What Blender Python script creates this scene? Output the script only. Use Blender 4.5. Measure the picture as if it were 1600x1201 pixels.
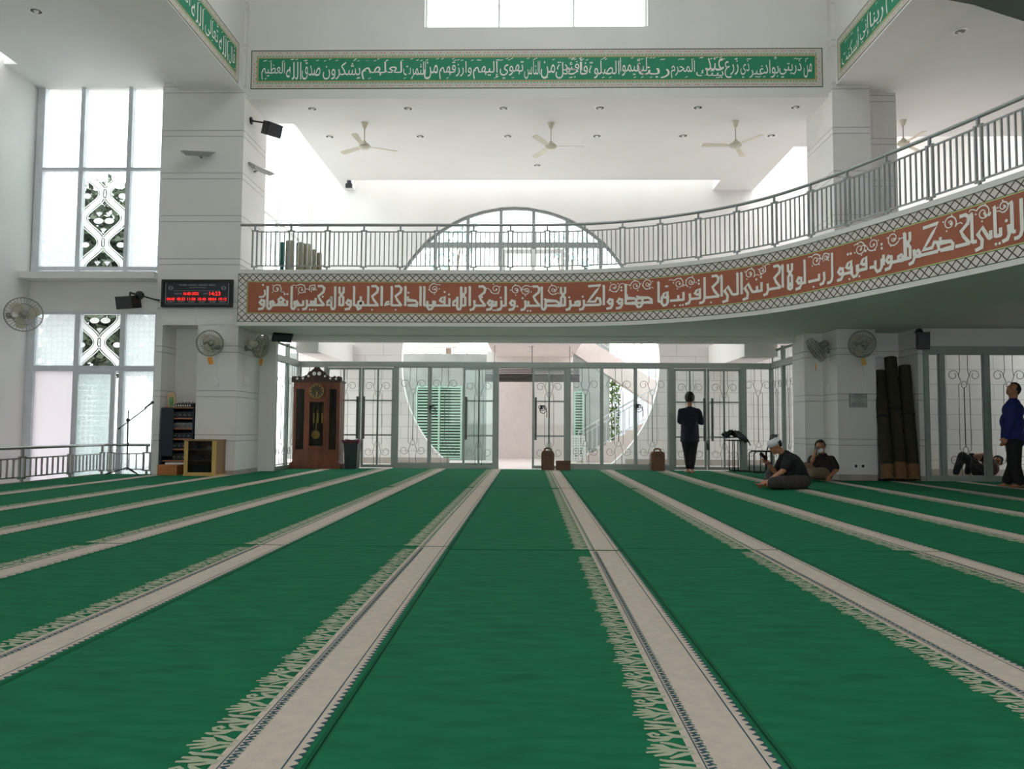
import bpy, bmesh, math, random, unicodedata
from math import pi, sin, cos, radians, sqrt, atan2, hypot
from mathutils import Vector, Matrix

# ------------------------------------------------------------------ camera, sky, exposure
for o in list(bpy.data.objects): bpy.data.objects.remove(o)
SC = bpy.context.scene
COL = SC.collection
FOC = 1190.0                                   # focal length in pixels of the 1600 px wide frame
cd = bpy.data.cameras.new('camera'); cam = bpy.data.objects.new('camera', cd); COL.objects.link(cam)
cd.sensor_fit = 'HORIZONTAL'; cd.sensor_width = 36.0; cd.lens = 36.0 * FOC / 1600.0
cd.clip_start = 0.05; cd.clip_end = 300
cam.matrix_world = Matrix.Translation((0, 0, 0.92)) @ Matrix.Rotation(radians(1.30), 4, 'Z') @ Matrix.Rotation(radians(90 + 3.37), 4, 'X') @ Matrix.Rotation(radians(0.37), 4, 'Z')
SC.camera = cam

W = bpy.data.worlds.new('overcast_sky'); SC.world = W; W.use_nodes = True
bg = W.node_tree.nodes['Background']; bg.inputs[0].default_value = (0.975, 0.985, 1.0, 1); bg.inputs[1].default_value = 5.5
SC.view_settings.view_transform = 'Standard'
SC.view_settings.look = 'None'
SC.view_settings.gamma = 1.0
SC.view_settings.use_curve_mapping = False
SC.view_settings.exposure = -0.08
SC.cycles.max_bounces = 10; SC.cycles.diffuse_bounces = 6; SC.cycles.transparent_max_bounces = 24
SC.cycles.glossy_bounces = 3; SC.cycles.transmission_bounces = 6
SC.cycles.caustics_reflective = False; SC.cycles.caustics_refractive = False
SC.cycles.sample_clamp_indirect = 6.0
SC.cycles.use_denoising = True

# ------------------------------------------------------------------ helpers
def lin(c):
    return tuple((x/12.92 if x <= 0.04045 else ((x+0.055)/1.055)**2.4) for x in [v/255.0 for v in c])

def mat(name, rgb, rough=0.6, metal=0.0, var=0.06, scale=6.0, emit=0.0, bump=0.0, bscale=60.0, sheen=0.0, spec=0.5, stretch=None, rgb2=None):
    m = bpy.data.materials.new(name); m.use_nodes = True
    nt = m.node_tree; b = nt.nodes['Principled BSDF']
    c = lin(rgb)
    b.inputs['Roughness'].default_value = rough; b.inputs['Metallic'].default_value = metal
    b.inputs['Specular IOR Level'].default_value = spec
    if sheen:
        b.inputs['Sheen Weight'].default_value = sheen; b.inputs['Sheen Roughness'].default_value = 0.4
        b.inputs['Sheen Tint'].default_value = (*c, 1)
    tc = nt.nodes.new('ShaderNodeTexCoord')
    vec = tc.outputs['Object']
    if stretch:
        mp = nt.nodes.new('ShaderNodeMapping'); mp.inputs['Scale'].default_value = stretch
        nt.links.new(vec, mp.inputs['Vector']); vec = mp.outputs['Vector']
    n = nt.nodes.new('ShaderNodeTexNoise'); n.inputs['Scale'].default_value = scale; n.inputs['Detail'].default_value = 4
    nt.links.new(vec, n.inputs['Vector'])
    r = nt.nodes.new('ShaderNodeValToRGB')
    c2 = lin(rgb2) if rgb2 else tuple(min(1, x*(1+var)) for x in c)
    c1 = c if rgb2 else tuple(x*(1-var) for x in c)
    r.color_ramp.elements[0].position = 0.3; r.color_ramp.elements[1].position = 0.7
    r.color_ramp.elements[0].color = (*c1, 1); r.color_ramp.elements[1].color = (*c2, 1)
    nt.links.new(n.outputs['Fac'], r.inputs['Fac']); nt.links.new(r.outputs['Color'], b.inputs['Base Color'])
    if emit:
        b.inputs['Emission Color'].default_value = (*c, 1); b.inputs['Emission Strength'].default_value = emit
    if bump:
        n2 = nt.nodes.new('ShaderNodeTexNoise'); n2.inputs['Scale'].default_value = bscale; n2.inputs['Detail'].default_value = 3
        nt.links.new(vec, n2.inputs['Vector'])
        bp = nt.nodes.new('ShaderNodeBump'); bp.inputs['Strength'].default_value = bump; bp.inputs['Distance'].default_value = 0.01
        nt.links.new(n2.outputs['Fac'], bp.inputs['Height']); nt.links.new(bp.outputs['Normal'], b.inputs['Normal'])
    return m

def glass(name, tint=(0.93, 0.97, 0.96), refl=0.07):
    m = bpy.data.materials.new(name); m.use_nodes = True; nt = m.node_tree; nt.nodes.clear()
    o = nt.nodes.new('ShaderNodeOutputMaterial'); t = nt.nodes.new('ShaderNodeBsdfTransparent'); g = nt.nodes.new('ShaderNodeBsdfGlossy')
    t.inputs[0].default_value = (*tint, 1); g.inputs['Roughness'].default_value = 0.03
    fr = nt.nodes.new('ShaderNodeLayerWeight'); fr.inputs['Blend'].default_value = 0.12
    mr = nt.nodes.new('ShaderNodeMapRange'); mr.inputs['To Min'].default_value = refl*0.15; mr.inputs['To Max'].default_value = 0.2
    nt.links.new(fr.outputs['Fresnel'], mr.inputs['Value'])
    mx = nt.nodes.new('ShaderNodeMixShader')
    nt.links.new(mr.outputs['Result'], mx.inputs[0]); nt.links.new(t.outputs[0], mx.inputs[1]); nt.links.new(g.outputs[0], mx.inputs[2])
    nt.links.new(mx.outputs[0], o.inputs['Surface']); return m

def frosted(name, rgb, clear=0.25, pattern=None):
    """etched sheet: part translucent, part clear; pattern = grid pitch in metres of clear lines"""
    m = bpy.data.materials.new(name); m.use_nodes = True; nt = m.node_tree; nt.nodes.clear()
    c = (*lin(rgb), 1)
    o = nt.nodes.new('ShaderNodeOutputMaterial')
    tr = nt.nodes.new('ShaderNodeBsdfTranslucent'); tr.inputs[0].default_value = c
    df = nt.nodes.new('ShaderNodeBsdfDiffuse'); df.inputs[0].default_value = c
    m1 = nt.nodes.new('ShaderNodeMixShader'); m1.inputs[0].default_value = 0.35
    nt.links.new(tr.outputs[0], m1.inputs[1]); nt.links.new(df.outputs[0], m1.inputs[2])
    tp = nt.nodes.new('ShaderNodeBsdfTransparent'); tp.inputs[0].default_value = (0.95, 0.98, 0.97, 1)
    m2 = nt.nodes.new('ShaderNodeMixShader'); m2.inputs[0].default_value = clear
    nt.links.new(m1.outputs[0], m2.inputs[1]); nt.links.new(tp.outputs[0], m2.inputs[2])
    if pattern:
        tc = nt.nodes.new('ShaderNodeTexCoord'); mp = nt.nodes.new('ShaderNodeMapping'); mp.inputs['Rotation'].default_value = (pi/2, 0, 0)
        nt.links.new(tc.outputs['Object'], mp.inputs['Vector'])
        vo = nt.nodes.new('ShaderNodeTexVoronoi'); vo.inputs['Scale'].default_value = 1/pattern; vo.inputs['Randomness'].default_value = 0.25
        vo.feature = 'DISTANCE_TO_EDGE'; nt.links.new(mp.outputs['Vector'], vo.inputs['Vector'])
        mr = nt.nodes.new('ShaderNodeMapRange'); mr.inputs['From Min'].default_value = 0.05; mr.inputs['From Max'].default_value = 0.16
        mr.inputs['To Min'].default_value = min(1, clear+0.14); mr.inputs['To Max'].default_value = clear
        nt.links.new(vo.outputs['Distance'], mr.inputs['Value']); nt.links.new(mr.outputs['Result'], m2.inputs[0])
    nt.links.new(m2.outputs[0], o.inputs['Surface']); return m

def blockwall(name, rgb, bw=1.0, bh=0.325, joint=(172, 168, 166), axis='XZ'):
    m = mat(name, rgb, 0.75, var=0.03, scale=1.5); nt = m.node_tree; b = nt.nodes['Principled BSDF']
    old = b.inputs['Base Color'].links[0].from_socket
    tc = nt.nodes.new('ShaderNodeTexCoord'); mp = nt.nodes.new('ShaderNodeMapping')
    mp.inputs['Rotation'].default_value = (-pi/2, 0, 0) if axis == 'XZ' else (-pi/2, 0, -pi/2)
    nt.links.new(tc.outputs['Object'], mp.inputs['Vector'])
    br = nt.nodes.new('ShaderNodeTexBrick'); br.inputs['Scale'].default_value = 1.0
    br.inputs['Brick Width'].default_value = bw; br.inputs['Row Height'].default_value = bh; br.inputs['Mortar Size'].default_value = 0.005
    br.inputs['Mortar Smooth'].default_value = 0.1
    br.inputs['Mortar'].default_value = (*lin(joint), 1)
    nt.links.new(mp.outputs['Vector'], br.inputs['Vector'])
    nt.links.new(old, br.inputs['Color1']); nt.links.new(old, br.inputs['Color2'])
    nt.links.new(br.outputs['Color'], b.inputs['Base Color']); return m

class MB:
    def __init__(s): s.v = []; s.f = []; s.mi = []
    def add(s, vs, fs, mi=0):
        k = len(s.v); s.v += [tuple(p) for p in vs]
        for f in fs: s.f.append(tuple(i+k for i in f)); s.mi.append(mi)
        return s
    def box(s, x0, x1, y0, y1, z0, z1, mi=0, M=None):
        e_ = 0.00015*(len(s.f) % 7); x0, x1, y0, y1, z0, z1 = x0-e_, x1+e_, y0-e_, y1+e_, z0-e_, z1+e_
        vs = [Vector(p) for p in ((x0,y0,z0),(x1,y0,z0),(x1,y1,z0),(x0,y1,z0),(x0,y0,z1),(x1,y0,z1),(x1,y1,z1),(x0,y1,z1))]
        if M: vs = [M @ p for p in vs]
        return s.add(vs, [(0,3,2,1),(4,5,6,7),(0,1,5,4),(1,2,6,5),(2,3,7,6),(3,0,4,7)], mi)
    def quad(s, a, b, c, d, mi=0): return s.add([a,b,c,d], [(0,1,2,3)], mi)
    def bar(s, p, q, w, h=None, mi=0, up=(0,0,1)):
        """rectangular bar between two points"""
        h = h or w; p = Vector(p); q = Vector(q); d = (q-p).normalized(); u = Vector(up)
        if abs(d.dot(u)) > 0.98: u = Vector((0,1,0)) if abs(d.y) < 0.9 else Vector((1,0,0))
        a = d.cross(u).normalized()*w/2; b = a.cross(d).normalized()*h/2
        vs = [p-a-b,p+a-b,p+a+b,p-a+b,q-a-b,q+a-b,q+a+b,q-a+b]
        return s.add(vs, [(0,3,2,1),(4,5,6,7),(0,1,5,4),(1,2,6,5),(2,3,7,6),(3,0,4,7)], mi)
    def tube(s, pts, r, n=8, mi=0, closed=False, cap=True):
        pts = [Vector(p) for p in pts]; N = len(pts); rr = r if isinstance(r, (list, tuple)) else [r]*N
        k = len(s.v); prev = None
        for i, p in enumerate(pts):
            if closed: d = pts[(i+1) % N]-pts[i-1]
            else: d = pts[min(i+1,N-1)]-pts[max(i-1,0)]
            d.normalize()
            if prev is None:
                a = d.orthogonal().normalized()
            else:
                a = prev - d*prev.dot(d)
                a = a.normalized() if a.length > 1e-6 else d.orthogonal().normalized()
            prev = a; b = d.cross(a)
            for j in range(n):
                t = 2*pi*j/n; s.v.append(tuple(p + (a*cos(t)+b*sin(t))*rr[i]))
        for i in range(N if closed else N-1):
            i2 = (i+1) % N
            for j in range(n):
                j2 = (j+1) % n; s.f.append((k+i*n+j, k+i*n+j2, k+i2*n+j2, k+i2*n+j)); s.mi.append(mi)
        if cap and not closed:
            s.f.append(tuple(k+j for j in reversed(range(n)))); s.mi.append(mi)
            s.f.append(tuple(k+(N-1)*n+j for j in range(n))); s.mi.append(mi)
        return s
    def cyl(s, p, q, r, n=16, mi=0, r2=None): return s.tube([p,q], [r, r if r2 is None else r2], n, mi)
    def lathe(s, prof, c, n=24, mi=0, axis='Z', M=None, cap=True):
        """prof: (radius, height) pairs round an axis through c"""
        k = len(s.v); c = Vector(c)
        for r, h in prof:
            for j in range(n):
                t = 2*pi*j/n
                p = Vector((r*cos(t), r*sin(t), h)) if axis == 'Z' else (Vector((r*cos(t), h, r*sin(t))) if axis == 'Y' else Vector((h, r*cos(t), r*sin(t))))
                if M: p = M @ p
                s.v.append(tuple(c+p))
        for i in range(len(prof)-1):
            for j in range(n):
                j2 = (j+1) % n; s.f.append((k+i*n+j, k+i*n+j2, k+(i+1)*n+j2, k+(i+1)*n+j)); s.mi.append(mi)
        if cap:
            s.f.append(tuple(k+j for j in reversed(range(n)))); s.mi.append(mi)
            e = k+(len(prof)-1)*n; s.f.append(tuple(e+j for j in range(n))); s.mi.append(mi)
        return s
    def prism(s, poly, a, b, mi=0, axis='Y', cap=True):
        """polygon extruded from a to b along an axis; poly in the two other coordinates"""
        def P(u, v, w): return (u, w, v) if axis == 'Y' else ((u, v, w) if axis == 'Z' else (w, u, v))
        n = len(poly); vs = [P(u,v,a) for u,v in poly]+[P(u,v,b) for u,v in poly]
        fs = [(i,(i+1)%n,n+(i+1)%n,n+i) for i in range(n)]
        if cap: fs += [tuple(reversed(range(n))), tuple(range(n,2*n))]
        return s.add(vs, fs, mi)
    def ellip(s, c, r, n=16, m=10, mi=0, M=None):
        k = len(s.v); c = Vector(c)
        for i in range(m+1):
            th = pi*i/m
            for j in range(n):
                ph = 2*pi*j/n; p = Vector((r[0]*sin(th)*cos(ph), r[1]*sin(th)*sin(ph), r[2]*cos(th)))
                if M: p = M @ p
                s.v.append(tuple(c+p))
        for i in range(m):
            for j in range(n):
                j2 = (j+1)%n; s.f.append((k+i*n+j, k+(i+1)*n+j, k+(i+1)*n+j2, k+i*n+j2)); s.mi.append(mi)
        return s
    def build(s, name, mats, parent=None, smooth=False, loc=None, fix=True):
        me = bpy.data.meshes.new(name)
        off = Vector((0,0,0))
        if parent is not None:
            p = parent
            while p is not None: off += p.location; p = p.parent
        elif loc is not None: off = Vector(loc)
        me.from_pydata([tuple(Vector(v)-off) for v in s.v], [], s.f)
        ms = mats if isinstance(mats, (list, tuple)) else [mats]
        for m in ms: me.materials.append(m)
        if len(ms) > 1:
            for p, i in zip(me.polygons, s.mi): p.material_index = i
        if fix:
            bm = bmesh.new(); bm.from_mesh(me); bmesh.ops.recalc_face_normals(bm, faces=bm.faces); bm.to_mesh(me); bm.free()
        if smooth:
            for p in me.polygons: p.use_smooth = True
            if smooth is not True:
                me.set_sharp_from_angle(angle=radians(smooth))
        o = bpy.data.objects.new(name, me); COL.objects.link(o)
        if parent is not None: o.parent = parent
        elif loc is not None: o.location = loc
        return o

def tag(o, label, cat, group=None, kind=None):
    o['label'] = label; o['category'] = cat
    if group: o['group'] = group
    if kind: o['kind'] = kind
    return o
def thing(name, label, cat, loc=(0,0,0), group=None):
    o = bpy.data.objects.new(name, None); COL.objects.link(o); o.location = loc; o.empty_display_size = 0.1
    return tag(o, label, cat, group)
def struct(name, mb, m, smooth=False, parent=None):
    o = mb.build(name, m, parent, smooth)
    if parent is None: o['kind'] = 'structure'
    return o
def struct_root(name, loc=(0,0,0)):
    o = bpy.data.objects.new(name, None); COL.objects.link(o); o.location = loc; o['kind'] = 'structure'; return o
def dup(root, loc, label=None, rotz=None):
    def cp(o, par):
        c = o.copy(); COL.objects.link(c)
        if par is not None: c.parent = par
        for ch in kids.get(o.name, []): cp(ch, c)
        return c
    kids = {}
    for o in COL.objects:
        if o.parent is not None: kids.setdefault(o.parent.name, []).append(o)
    r = cp(root, None); r.location = loc
    if label: r['label'] = label
    if rotz is not None: r.rotation_euler.z = rotz
    return r

# flat strokes (lettering, scrolls) laid on a surface: map(u, v) -> point
def stroke(mb, pts, w, fmap, mi=0, maxlen=0.12, taper=None):
    P = []
    for a, b in zip(pts, pts[1:]):
        L = hypot(b[0]-a[0], b[1]-a[1]); n = max(1, int(L/maxlen))
        for k in range(n): P.append((a[0]+(b[0]-a[0])*k/n, a[1]+(b[1]-a[1])*k/n))
    P.append(pts[-1])
    N = len(P); Ls = []; Rs = []
    for i in range(N):
        a = P[max(i-1,0)]; c = P[min(i+1,N-1)]; dx, dy = c[0]-a[0], c[1]-a[1]; L = hypot(dx,dy) or 1
        nx, ny = -dy/L, dx/L
        k = 1.0
        if 0 < i < N-1:
            e = (P[i][0]-a[0], P[i][1]-a[1]); le = hypot(*e) or 1; cc = abs(nx*(-e[1]/le)+ny*(e[0]/le)); k = min(1.6, 1/max(cc,0.5))
        ww = w*(taper(i/(N-1)) if taper else 1)/2*k
        Ls.append((P[i][0]+nx*ww, P[i][1]+ny*ww)); Rs.append((P[i][0]-nx*ww, P[i][1]-ny*ww))
    vs = [fmap(*p) for p in Ls]+[fmap(*p) for p in Rs]
    mb.add(vs, [(i, i+1, N+i+1, N+i) for i in range(N-1)], mi)
def disc(mb, u, v, r, fmap, mi=0, n=8, rot=0):
    mb.add([fmap(u+r*cos(2*pi*k/n+rot), v+r*sin(2*pi*k/n+rot)) for k in range(n)], [tuple(range(n))], mi)
def rect(mb, u0, u1, v0, v1, fmap, mi=0, step=0.2):
    n = max(1, int(abs(u1-u0)/step))
    for k in range(n):
        a = u0+(u1-u0)*k/n; b = u0+(u1-u0)*(k+1)/n
        mb.add([fmap(a,v0), fmap(b,v0), fmap(b,v1), fmap(a,v1)], [(0,1,2,3)], mi)
def spiral(u, v, r, turns=1.5, a0=0.0, sgn=1, n=26, r1=0.15):
    return [(u+r*(1-(1-r1)*t)*cos(a0+sgn*2*pi*turns*t), v+r*(1-(1-r1)*t)*sin(a0+sgn*2*pi*turns*t)) for t in [k/n for k in range(n+1)]]

# text: meshes from the built-in typeface; Arabic is joined into its contextual forms and set from the right
_forms = {}
for cp_ in range(0xFE70, 0xFEFD):
    dcp = unicodedata.decomposition(chr(cp_)).split()
    if len(dcp) >= 2 and dcp[0] in ('<isolated>', '<initial>', '<medial>', '<final>'):
        _forms.setdefault(tuple(int(x, 16) for x in dcp[1:]), {})[dcp[0][1:-1]] = chr(cp_)
def arabic(s):
    units = []; i = 0
    while i < len(s):
        if i+1 < len(s) and (ord(s[i]), ord(s[i+1])) in _forms and s[i] == '\u0644': units.append((ord(s[i]), ord(s[i+1]))); i += 2
        else: units.append((ord(s[i]),)); i += 1
    out = []
    for k, u in enumerate(units):
        f = _forms.get(u)
        if not f: out.append(chr(u[0])); continue
        pf = _forms.get(units[k-1]) if k else None; nf = _forms.get(units[k+1]) if k+1 < len(units) else None
        jp = bool(pf and 'initial' in pf and 'final' in f); jn = bool(nf and 'final' in nf and 'initial' in f)
        out.append(f.get('medial' if jp and jn else 'final' if jp else 'initial' if jn else 'isolated', f.get('isolated')))
    return ''.join(reversed(out))
def text_polys(body):
    c = bpy.data.curves.new('lettering', 'FONT'); c.body = body; c.resolution_u = 3
    o = bpy.data.objects.new('lettering', c); COL.objects.link(o)
    dg = bpy.context.evaluated_depsgraph_get(); dg.update()
    me = bpy.data.meshes.new_from_object(o.evaluated_get(dg))
    vs = [(v.co.x, v.co.y) for v in me.vertices]; fs = [tuple(p.vertices) for p in me.polygons]
    bpy.data.objects.remove(o); bpy.data.curves.remove(c); bpy.data.meshes.remove(me)
    return vs, fs
def put_text(mb, body, u0, u1, v0, v1, fmap, mi=0, fit_h=True):
    """text stretched into the box u0..u1, v0..v1"""
    vs, fs = text_polys(body)
    if not vs: return
    x0 = min(v[0] for v in vs); x1 = max(v[0] for v in vs); y0 = min(v[1] for v in vs); y1 = max(v[1] for v in vs)
    mb.add([fmap(u0+(x-x0)/(x1-x0)*(u1-u0), v0+(y-y0)/max(1e-6,y1-y0)*(v1-v0)) for x, y in vs], fs, mi)
# ------------------------------------------------------------------ materials
M_wall = mat('white_plaster', (228, 226, 223), 0.85, var=0.025, scale=1.2, bump=0.05)
M_ceil = mat('ceiling_paint', (228, 228, 227), 0.9, var=0.02, scale=0.8)
M_groove = mat('groove_joint', (176, 176, 178), 0.9)
M_block = blockwall('white_block_wall', (224, 219, 217))
M_blockx = blockwall('white_block_wall_side', (224, 219, 217), axis='YZ')
M_skirt = mat('tile_skirting', (170, 160, 152), 0.5, var=0.1, scale=3)
M_alu = mat('grey_painted_metal', (150, 158, 157), 0.45, 0.2, var=0.05)
M_alud = mat('grey_metal_frame', (160, 170, 164), 0.45, 0.25, var=0.05)
M_chrome = mat('brushed_steel', (176, 176, 174), 0.28, 0.9, var=0.06)
M_rail = mat('silver_painted_rail', (164, 168, 168), 0.4, 0.35, var=0.05)
M_iron = mat('thin_grey_iron', (120, 120, 118), 0.5, 0.3)
M_ironD = mat('dark_iron', (66, 66, 64), 0.5, 0.3)
M_glass = glass('clear_glass')
M_conc = mat('grey_concrete', (164, 170, 166), 0.9, var=0.12, scale=2.5, bump=0.2, bscale=30)
M_ground = mat('pale_paving', (206, 196, 192), 0.7, var=0.06, scale=2)
M_under = mat('screed', (140, 140, 138), 0.9)
M_stone = mat('brown_stone', (112, 98, 84), 0.8, var=0.4, scale=5, bump=0.5, bscale=12)
M_black = mat('black_plastic', (28, 29, 31), 0.5, var=0.1)
M_dark = mat('charcoal_plastic', (52, 56, 60), 0.5, var=0.1)
M_white = mat('white_enamel', (232, 232, 230), 0.4, var=0.02)
M_cream = mat('cream_enamel', (214, 208, 190), 0.4, var=0.03)
M_lout = mat('pale_green_paint', (178, 214, 196), 0.5, var=0.04)
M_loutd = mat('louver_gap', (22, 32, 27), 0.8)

# ------------------------------------------------------------------ floor
mb = MB(); mb.box(-8.28, 12.0, -3.5, 17.75, -0.3, -0.012); struct('floor', mb, M_under)
mb = MB(); mb.box(-13, 22, 17.75, 40, -0.4, -0.02); mb.box(-13, -8.28, -3.5, 17.75, -0.6, -0.3); mb.box(-40, -13, -3.5, 40, -0.6, -0.32); mb.box(-13, 22, 40, 60, -0.4, -0.02)
mb.box(7.4, 22, 14.52, 17.75, -0.011, 0.0)
struct('ground_outside', mb, M_ground)
mb = MB(); mb.box(-8.42, -8.26, -3.0, 14.75, -0.3, 0.0); struct('trim_1', mb, M_stone)

# ------------------------------------------------------------------ columns with double grooves
GZ = [0.66, 0.775, 1.515, 1.635, 2.39, 2.51, 3.25, 3.37, 4.12, 4.235, 4.98, 5.10, 5.84, 5.96, 6.70, 6.82, 7.585, 7.71, 8.45, 8.57, 9.31, 9.43]
def grooved(mb, x0, x1, y0, y1, z0, z1, faces='fblr'):
    """box whose sides carry recessed joint lines"""
    prof = [(z0, 0)]
    for g in GZ:
        if z0+0.03 < g < z1-0.03: prof += [(g-0.008, 0), (g-0.006, 0.010), (g+0.006, 0.010), (g+0.008, 0)]
    prof.append((z1, 0))
    k = len(mb.v)
    for z, i in prof:
        mb.v += [(x0+i, y0+i, z), (x1-i, y0+i, z), (x1-i, y1-i, z), (x0+i, y1-i, z)]
    for n in range(len(prof)-1):
        gr = prof[n][1] > 0 and prof[n+1][1] > 0
        for j in range(4):
            a = k+n*4+j; b = k+n*4+(j+1) % 4
            mb.f.append((a, b, b+4, a+4)); mb.mi.append(1 if gr else 0)
    mb.f.append((k+3, k+2, k+1, k)); mb.mi.append(0)
    e = k+4*(len(prof)-1); mb.f.append((e, e+1, e+2, e+3)); mb.mi.append(0)

mb = MB()
grooved(mb, -7.33, -5.70, 14.70, 16.0, 2.92, 10.6)        # shaft above the niche
grooved(mb, -6.50, -5.70, 14.70, 16.0, 0, 2.925)
grooved(mb, -7.33, -7.20, 14.70, 15.35, 0, 2.925)
mb.box(-7.33, -6.50, 15.30, 16.0, 0, 2.925)
mb.box(-5.72, -5.36, 15.94, 16.01, 0, 2.87)
struct('column_1', mb, [M_wall, M_groove])
mb = MB()
grooved(mb, 5.87, 6.60, 14.62, 16.0, 0, 10.6)
grooved(mb, 6.60, 7.38, 15.20, 16.0, 0, 10.6)
grooved(mb, 5.50, 5.88, 15.32, 16.0, 0, 2.88)
grooved(mb, 7.31, 7.46, 14.45, 15.25, 0, 2.88)
struct('column_2', mb, [M_wall, M_groove])
mb = MB()
mb.box(-6.50, -5.695, 14.694, 14.72, 0, 0.09); mb.box(-5.72, -5.694, 14.70, 16.0, 0, 0.09)
struct('baseboard_1', mb, M_skirt)
mb = MB()
mb.box(5.864, 6.60, 14.612, 14.64, 0, 0.11); mb.box(5.864, 5.88, 14.62, 15.32, 0, 0.11); mb.box(7.31, 7.46, 14.44, 14.46, 0, 0.1)
struct('baseboard_2', mb, M_skirt)

# ------------------------------------------------------------------ beams, upper walls, ceilings
mb = MB()                                                   # upper front wall with a high window opening
Y0, Y1 = 14.80, 15.15
mb.box(-5.72, -2.14, Y0, Y1, 7.50, 12.2); mb.box(2.33, 5.9, Y0, Y1, 7.50, 12.2)
mb.box(-2.14, 2.33, Y0, Y1, 7.50, 8.96); mb.box(-2.14, 2.33, Y0, Y1, 11.3, 12.2)
struct('wall_front', mb, M_wall)
mb = MB()
mb.box(-5.80, -5.75, -3.0, 14.72, 7.64, 8.62); mb.box(-7.0, -5.80, -3.0, 14.72, 7.64, 8.62); mb.box(-5.86, -5.75, -3.0, 14.8, 8.62, 12.2)
struct('beam_1', mb, M_wall)
mb = MB()
mb.box(5.95, 7.0, -3.0, 14.72, 7.66, 8.62); mb.box(5.95, 6.06, -3.0, 14.8, 8.62, 12.2)
struct('beam_2', mb, M_wall)
mb = MB()
mb.box(-9.77, -7.0, -3.0, 15.0, 7.80, 8.1); mb.box(-10.4, -9.77, 13.9, 15.0, 7.80, 8.1)
struct('ceiling_1', mb, M_ceil)
mb = MB()
mb.box(7.0, 12.0, -3.0, 17.5, 7.76, 8.1); mb.box(6.55, 7.0, 14.72, 17.5, 7.76, 8.1)
struct('ceiling_2', mb, M_ceil)
mb = MB()                                                   # over the upper floor behind the beam
mb.box(-5.15, 5.02, 15.15, 19.85, 7.52, 7.72); mb.box(5.02, 6.12, 15.15, 20.75, 7.52, 7.72); mb.box(6.12, 6.6, 15.15, 17.5, 7.52, 7.72)
mb.box(-5.15, -4.87, 19.85, 20.75, 7.52, 7.72); mb.box(-5.72, -5.15, 15.15, 16.1, 7.52, 7.72); mb.box(-6.4, -5.0, 15.9, 20.9, 9.26, 9.4); mb.box(9.6, 11.9, 17.5, 20.9, 9.3, 9.45); mb.box(-4.87, 5.02, 19.70, 19.85, 7.72, 8.9); mb.box(-5.0, -4.87, 19.7, 20.7, 7.72, 8.9); mb.box(5.02, 5.15, 19.7, 20.7, 7.72, 8.9)  # high covers and slot upstands added to cut the daylight
struct('ceiling_3', mb, M_ceil)
mb = MB()                                                   # hall roof; unseen rooflight opening sized to set the hall's brightness
mb.box(-5.86, 6.06, -3.5, 7.4, 12.0, 12.3); mb.box(-5.86, 6.06, 11.4, 15.15, 12.0, 12.3); mb.box(-5.86, -1.9, 7.4, 11.4, 12.0, 12.3); mb.box(2.1, 6.06, 7.4, 11.4, 12.0, 12.3)
struct('ceiling_4', mb, M_ceil)
mb = MB()
mb.box(-10.25, -10.03, -3.5, 15.1, -0.6, 8.9)
struct('wall_left', mb, M_wall)
mb = MB()
mb.box(11.8, 12.0, -3.5, 15.6, -0.3, 8.1); mb.box(11.8, 12.0, 15.6, 21.0, 3.9, 9.4)  # far upper length added to shut out side daylight
struct('wall_right', mb, M_wall)
mb = MB()                                                   # back of the hall with an unseen opening added to let daylight in
mb.box(-10.25, -4, -3.5, -3.3, -0.3, 12.2); mb.box(4, 12, -3.5, -3.3, -0.3, 12.2); mb.box(-4, 4, -3.5, -3.3, 4.2, 12.2); mb.box(-4, 4, -3.5, -3.3, -0.3, 1.2)
struct('wall_back', mb, M_wall)
mb = MB()                                                   # high window: frame and pane
for a in ((-2.14, 2.33, 8.96, 9.0), (-2.14, 2.33, 11.26, 11.3), (-2.14, -2.10, 8.96, 11.3), (2.29, 2.33, 8.96, 11.3), (-0.67, -0.63, 8.96, 11.3), (0.84, 0.88, 8.96, 11.3)):
    mb.box(a[0], a[1], 14.93, 14.99, a[2], a[3])
r_ = struct_root('window_1', (0.1, 14.96, 8.96)); mb.build('window_frame', M_white, r_)
MB().box(-2.11, 2.30, 14.955, 14.963, 8.99, 11.27).build('pane', M_glass, r_)
# curved upper gallery edge seen at the top of the right hand side
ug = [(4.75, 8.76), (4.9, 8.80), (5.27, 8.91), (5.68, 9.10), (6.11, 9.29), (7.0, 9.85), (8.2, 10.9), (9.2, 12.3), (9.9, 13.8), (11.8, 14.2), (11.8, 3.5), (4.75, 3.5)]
mb = MB(); mb.prism(ug, 6.0, 6.55, axis='Z'); struct('slab_upper', mb, mat('grey_green_soffit_paint', (104, 114, 106), 0.9, var=0.04), smooth=35)  # shade of the unlit underside is put into this dark colour

# ------------------------------------------------------------------ far wall with round opening, upper arch
YW = 20.7
def hole_profile():
    """left and right edges of the round opening by height"""
    zs = [-0.05+0.1*k for k in range(73)]
    L = []; R_ = []; Z_ = []
    for z in zs:
        d1 = 3.52**2-(z-2.74)**2; d2 = 3.57**2-(z-3.50)**2
        a = (0.02-sqrt(d1), 0.02+sqrt(d1)) if d1 > 0 else None
        b = (-0.43-sqrt(d2), -0.43+sqrt(d2)) if d2 > 0 else None
        t = min(1, max(0, (z-3.4)/1.6)); t = t*t*(3-2*t)
        if a and b: l = a[0]*(1-t)+b[0]*t; r = a[1]*(1-t)+b[1]*t
        elif b: l, r = b
        elif a: l, r = a
        else: continue
        L.append(l); R_.append(r); Z_.append(z)
    Z_.append(7.07); L.append(-0.43); R_.append(-0.43)
    return Z_, L, R_
HZ, HL, HR = hole_profile()
mb = MB(); X0, X1 = -6.2, 11.8; T = 0.28
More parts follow.
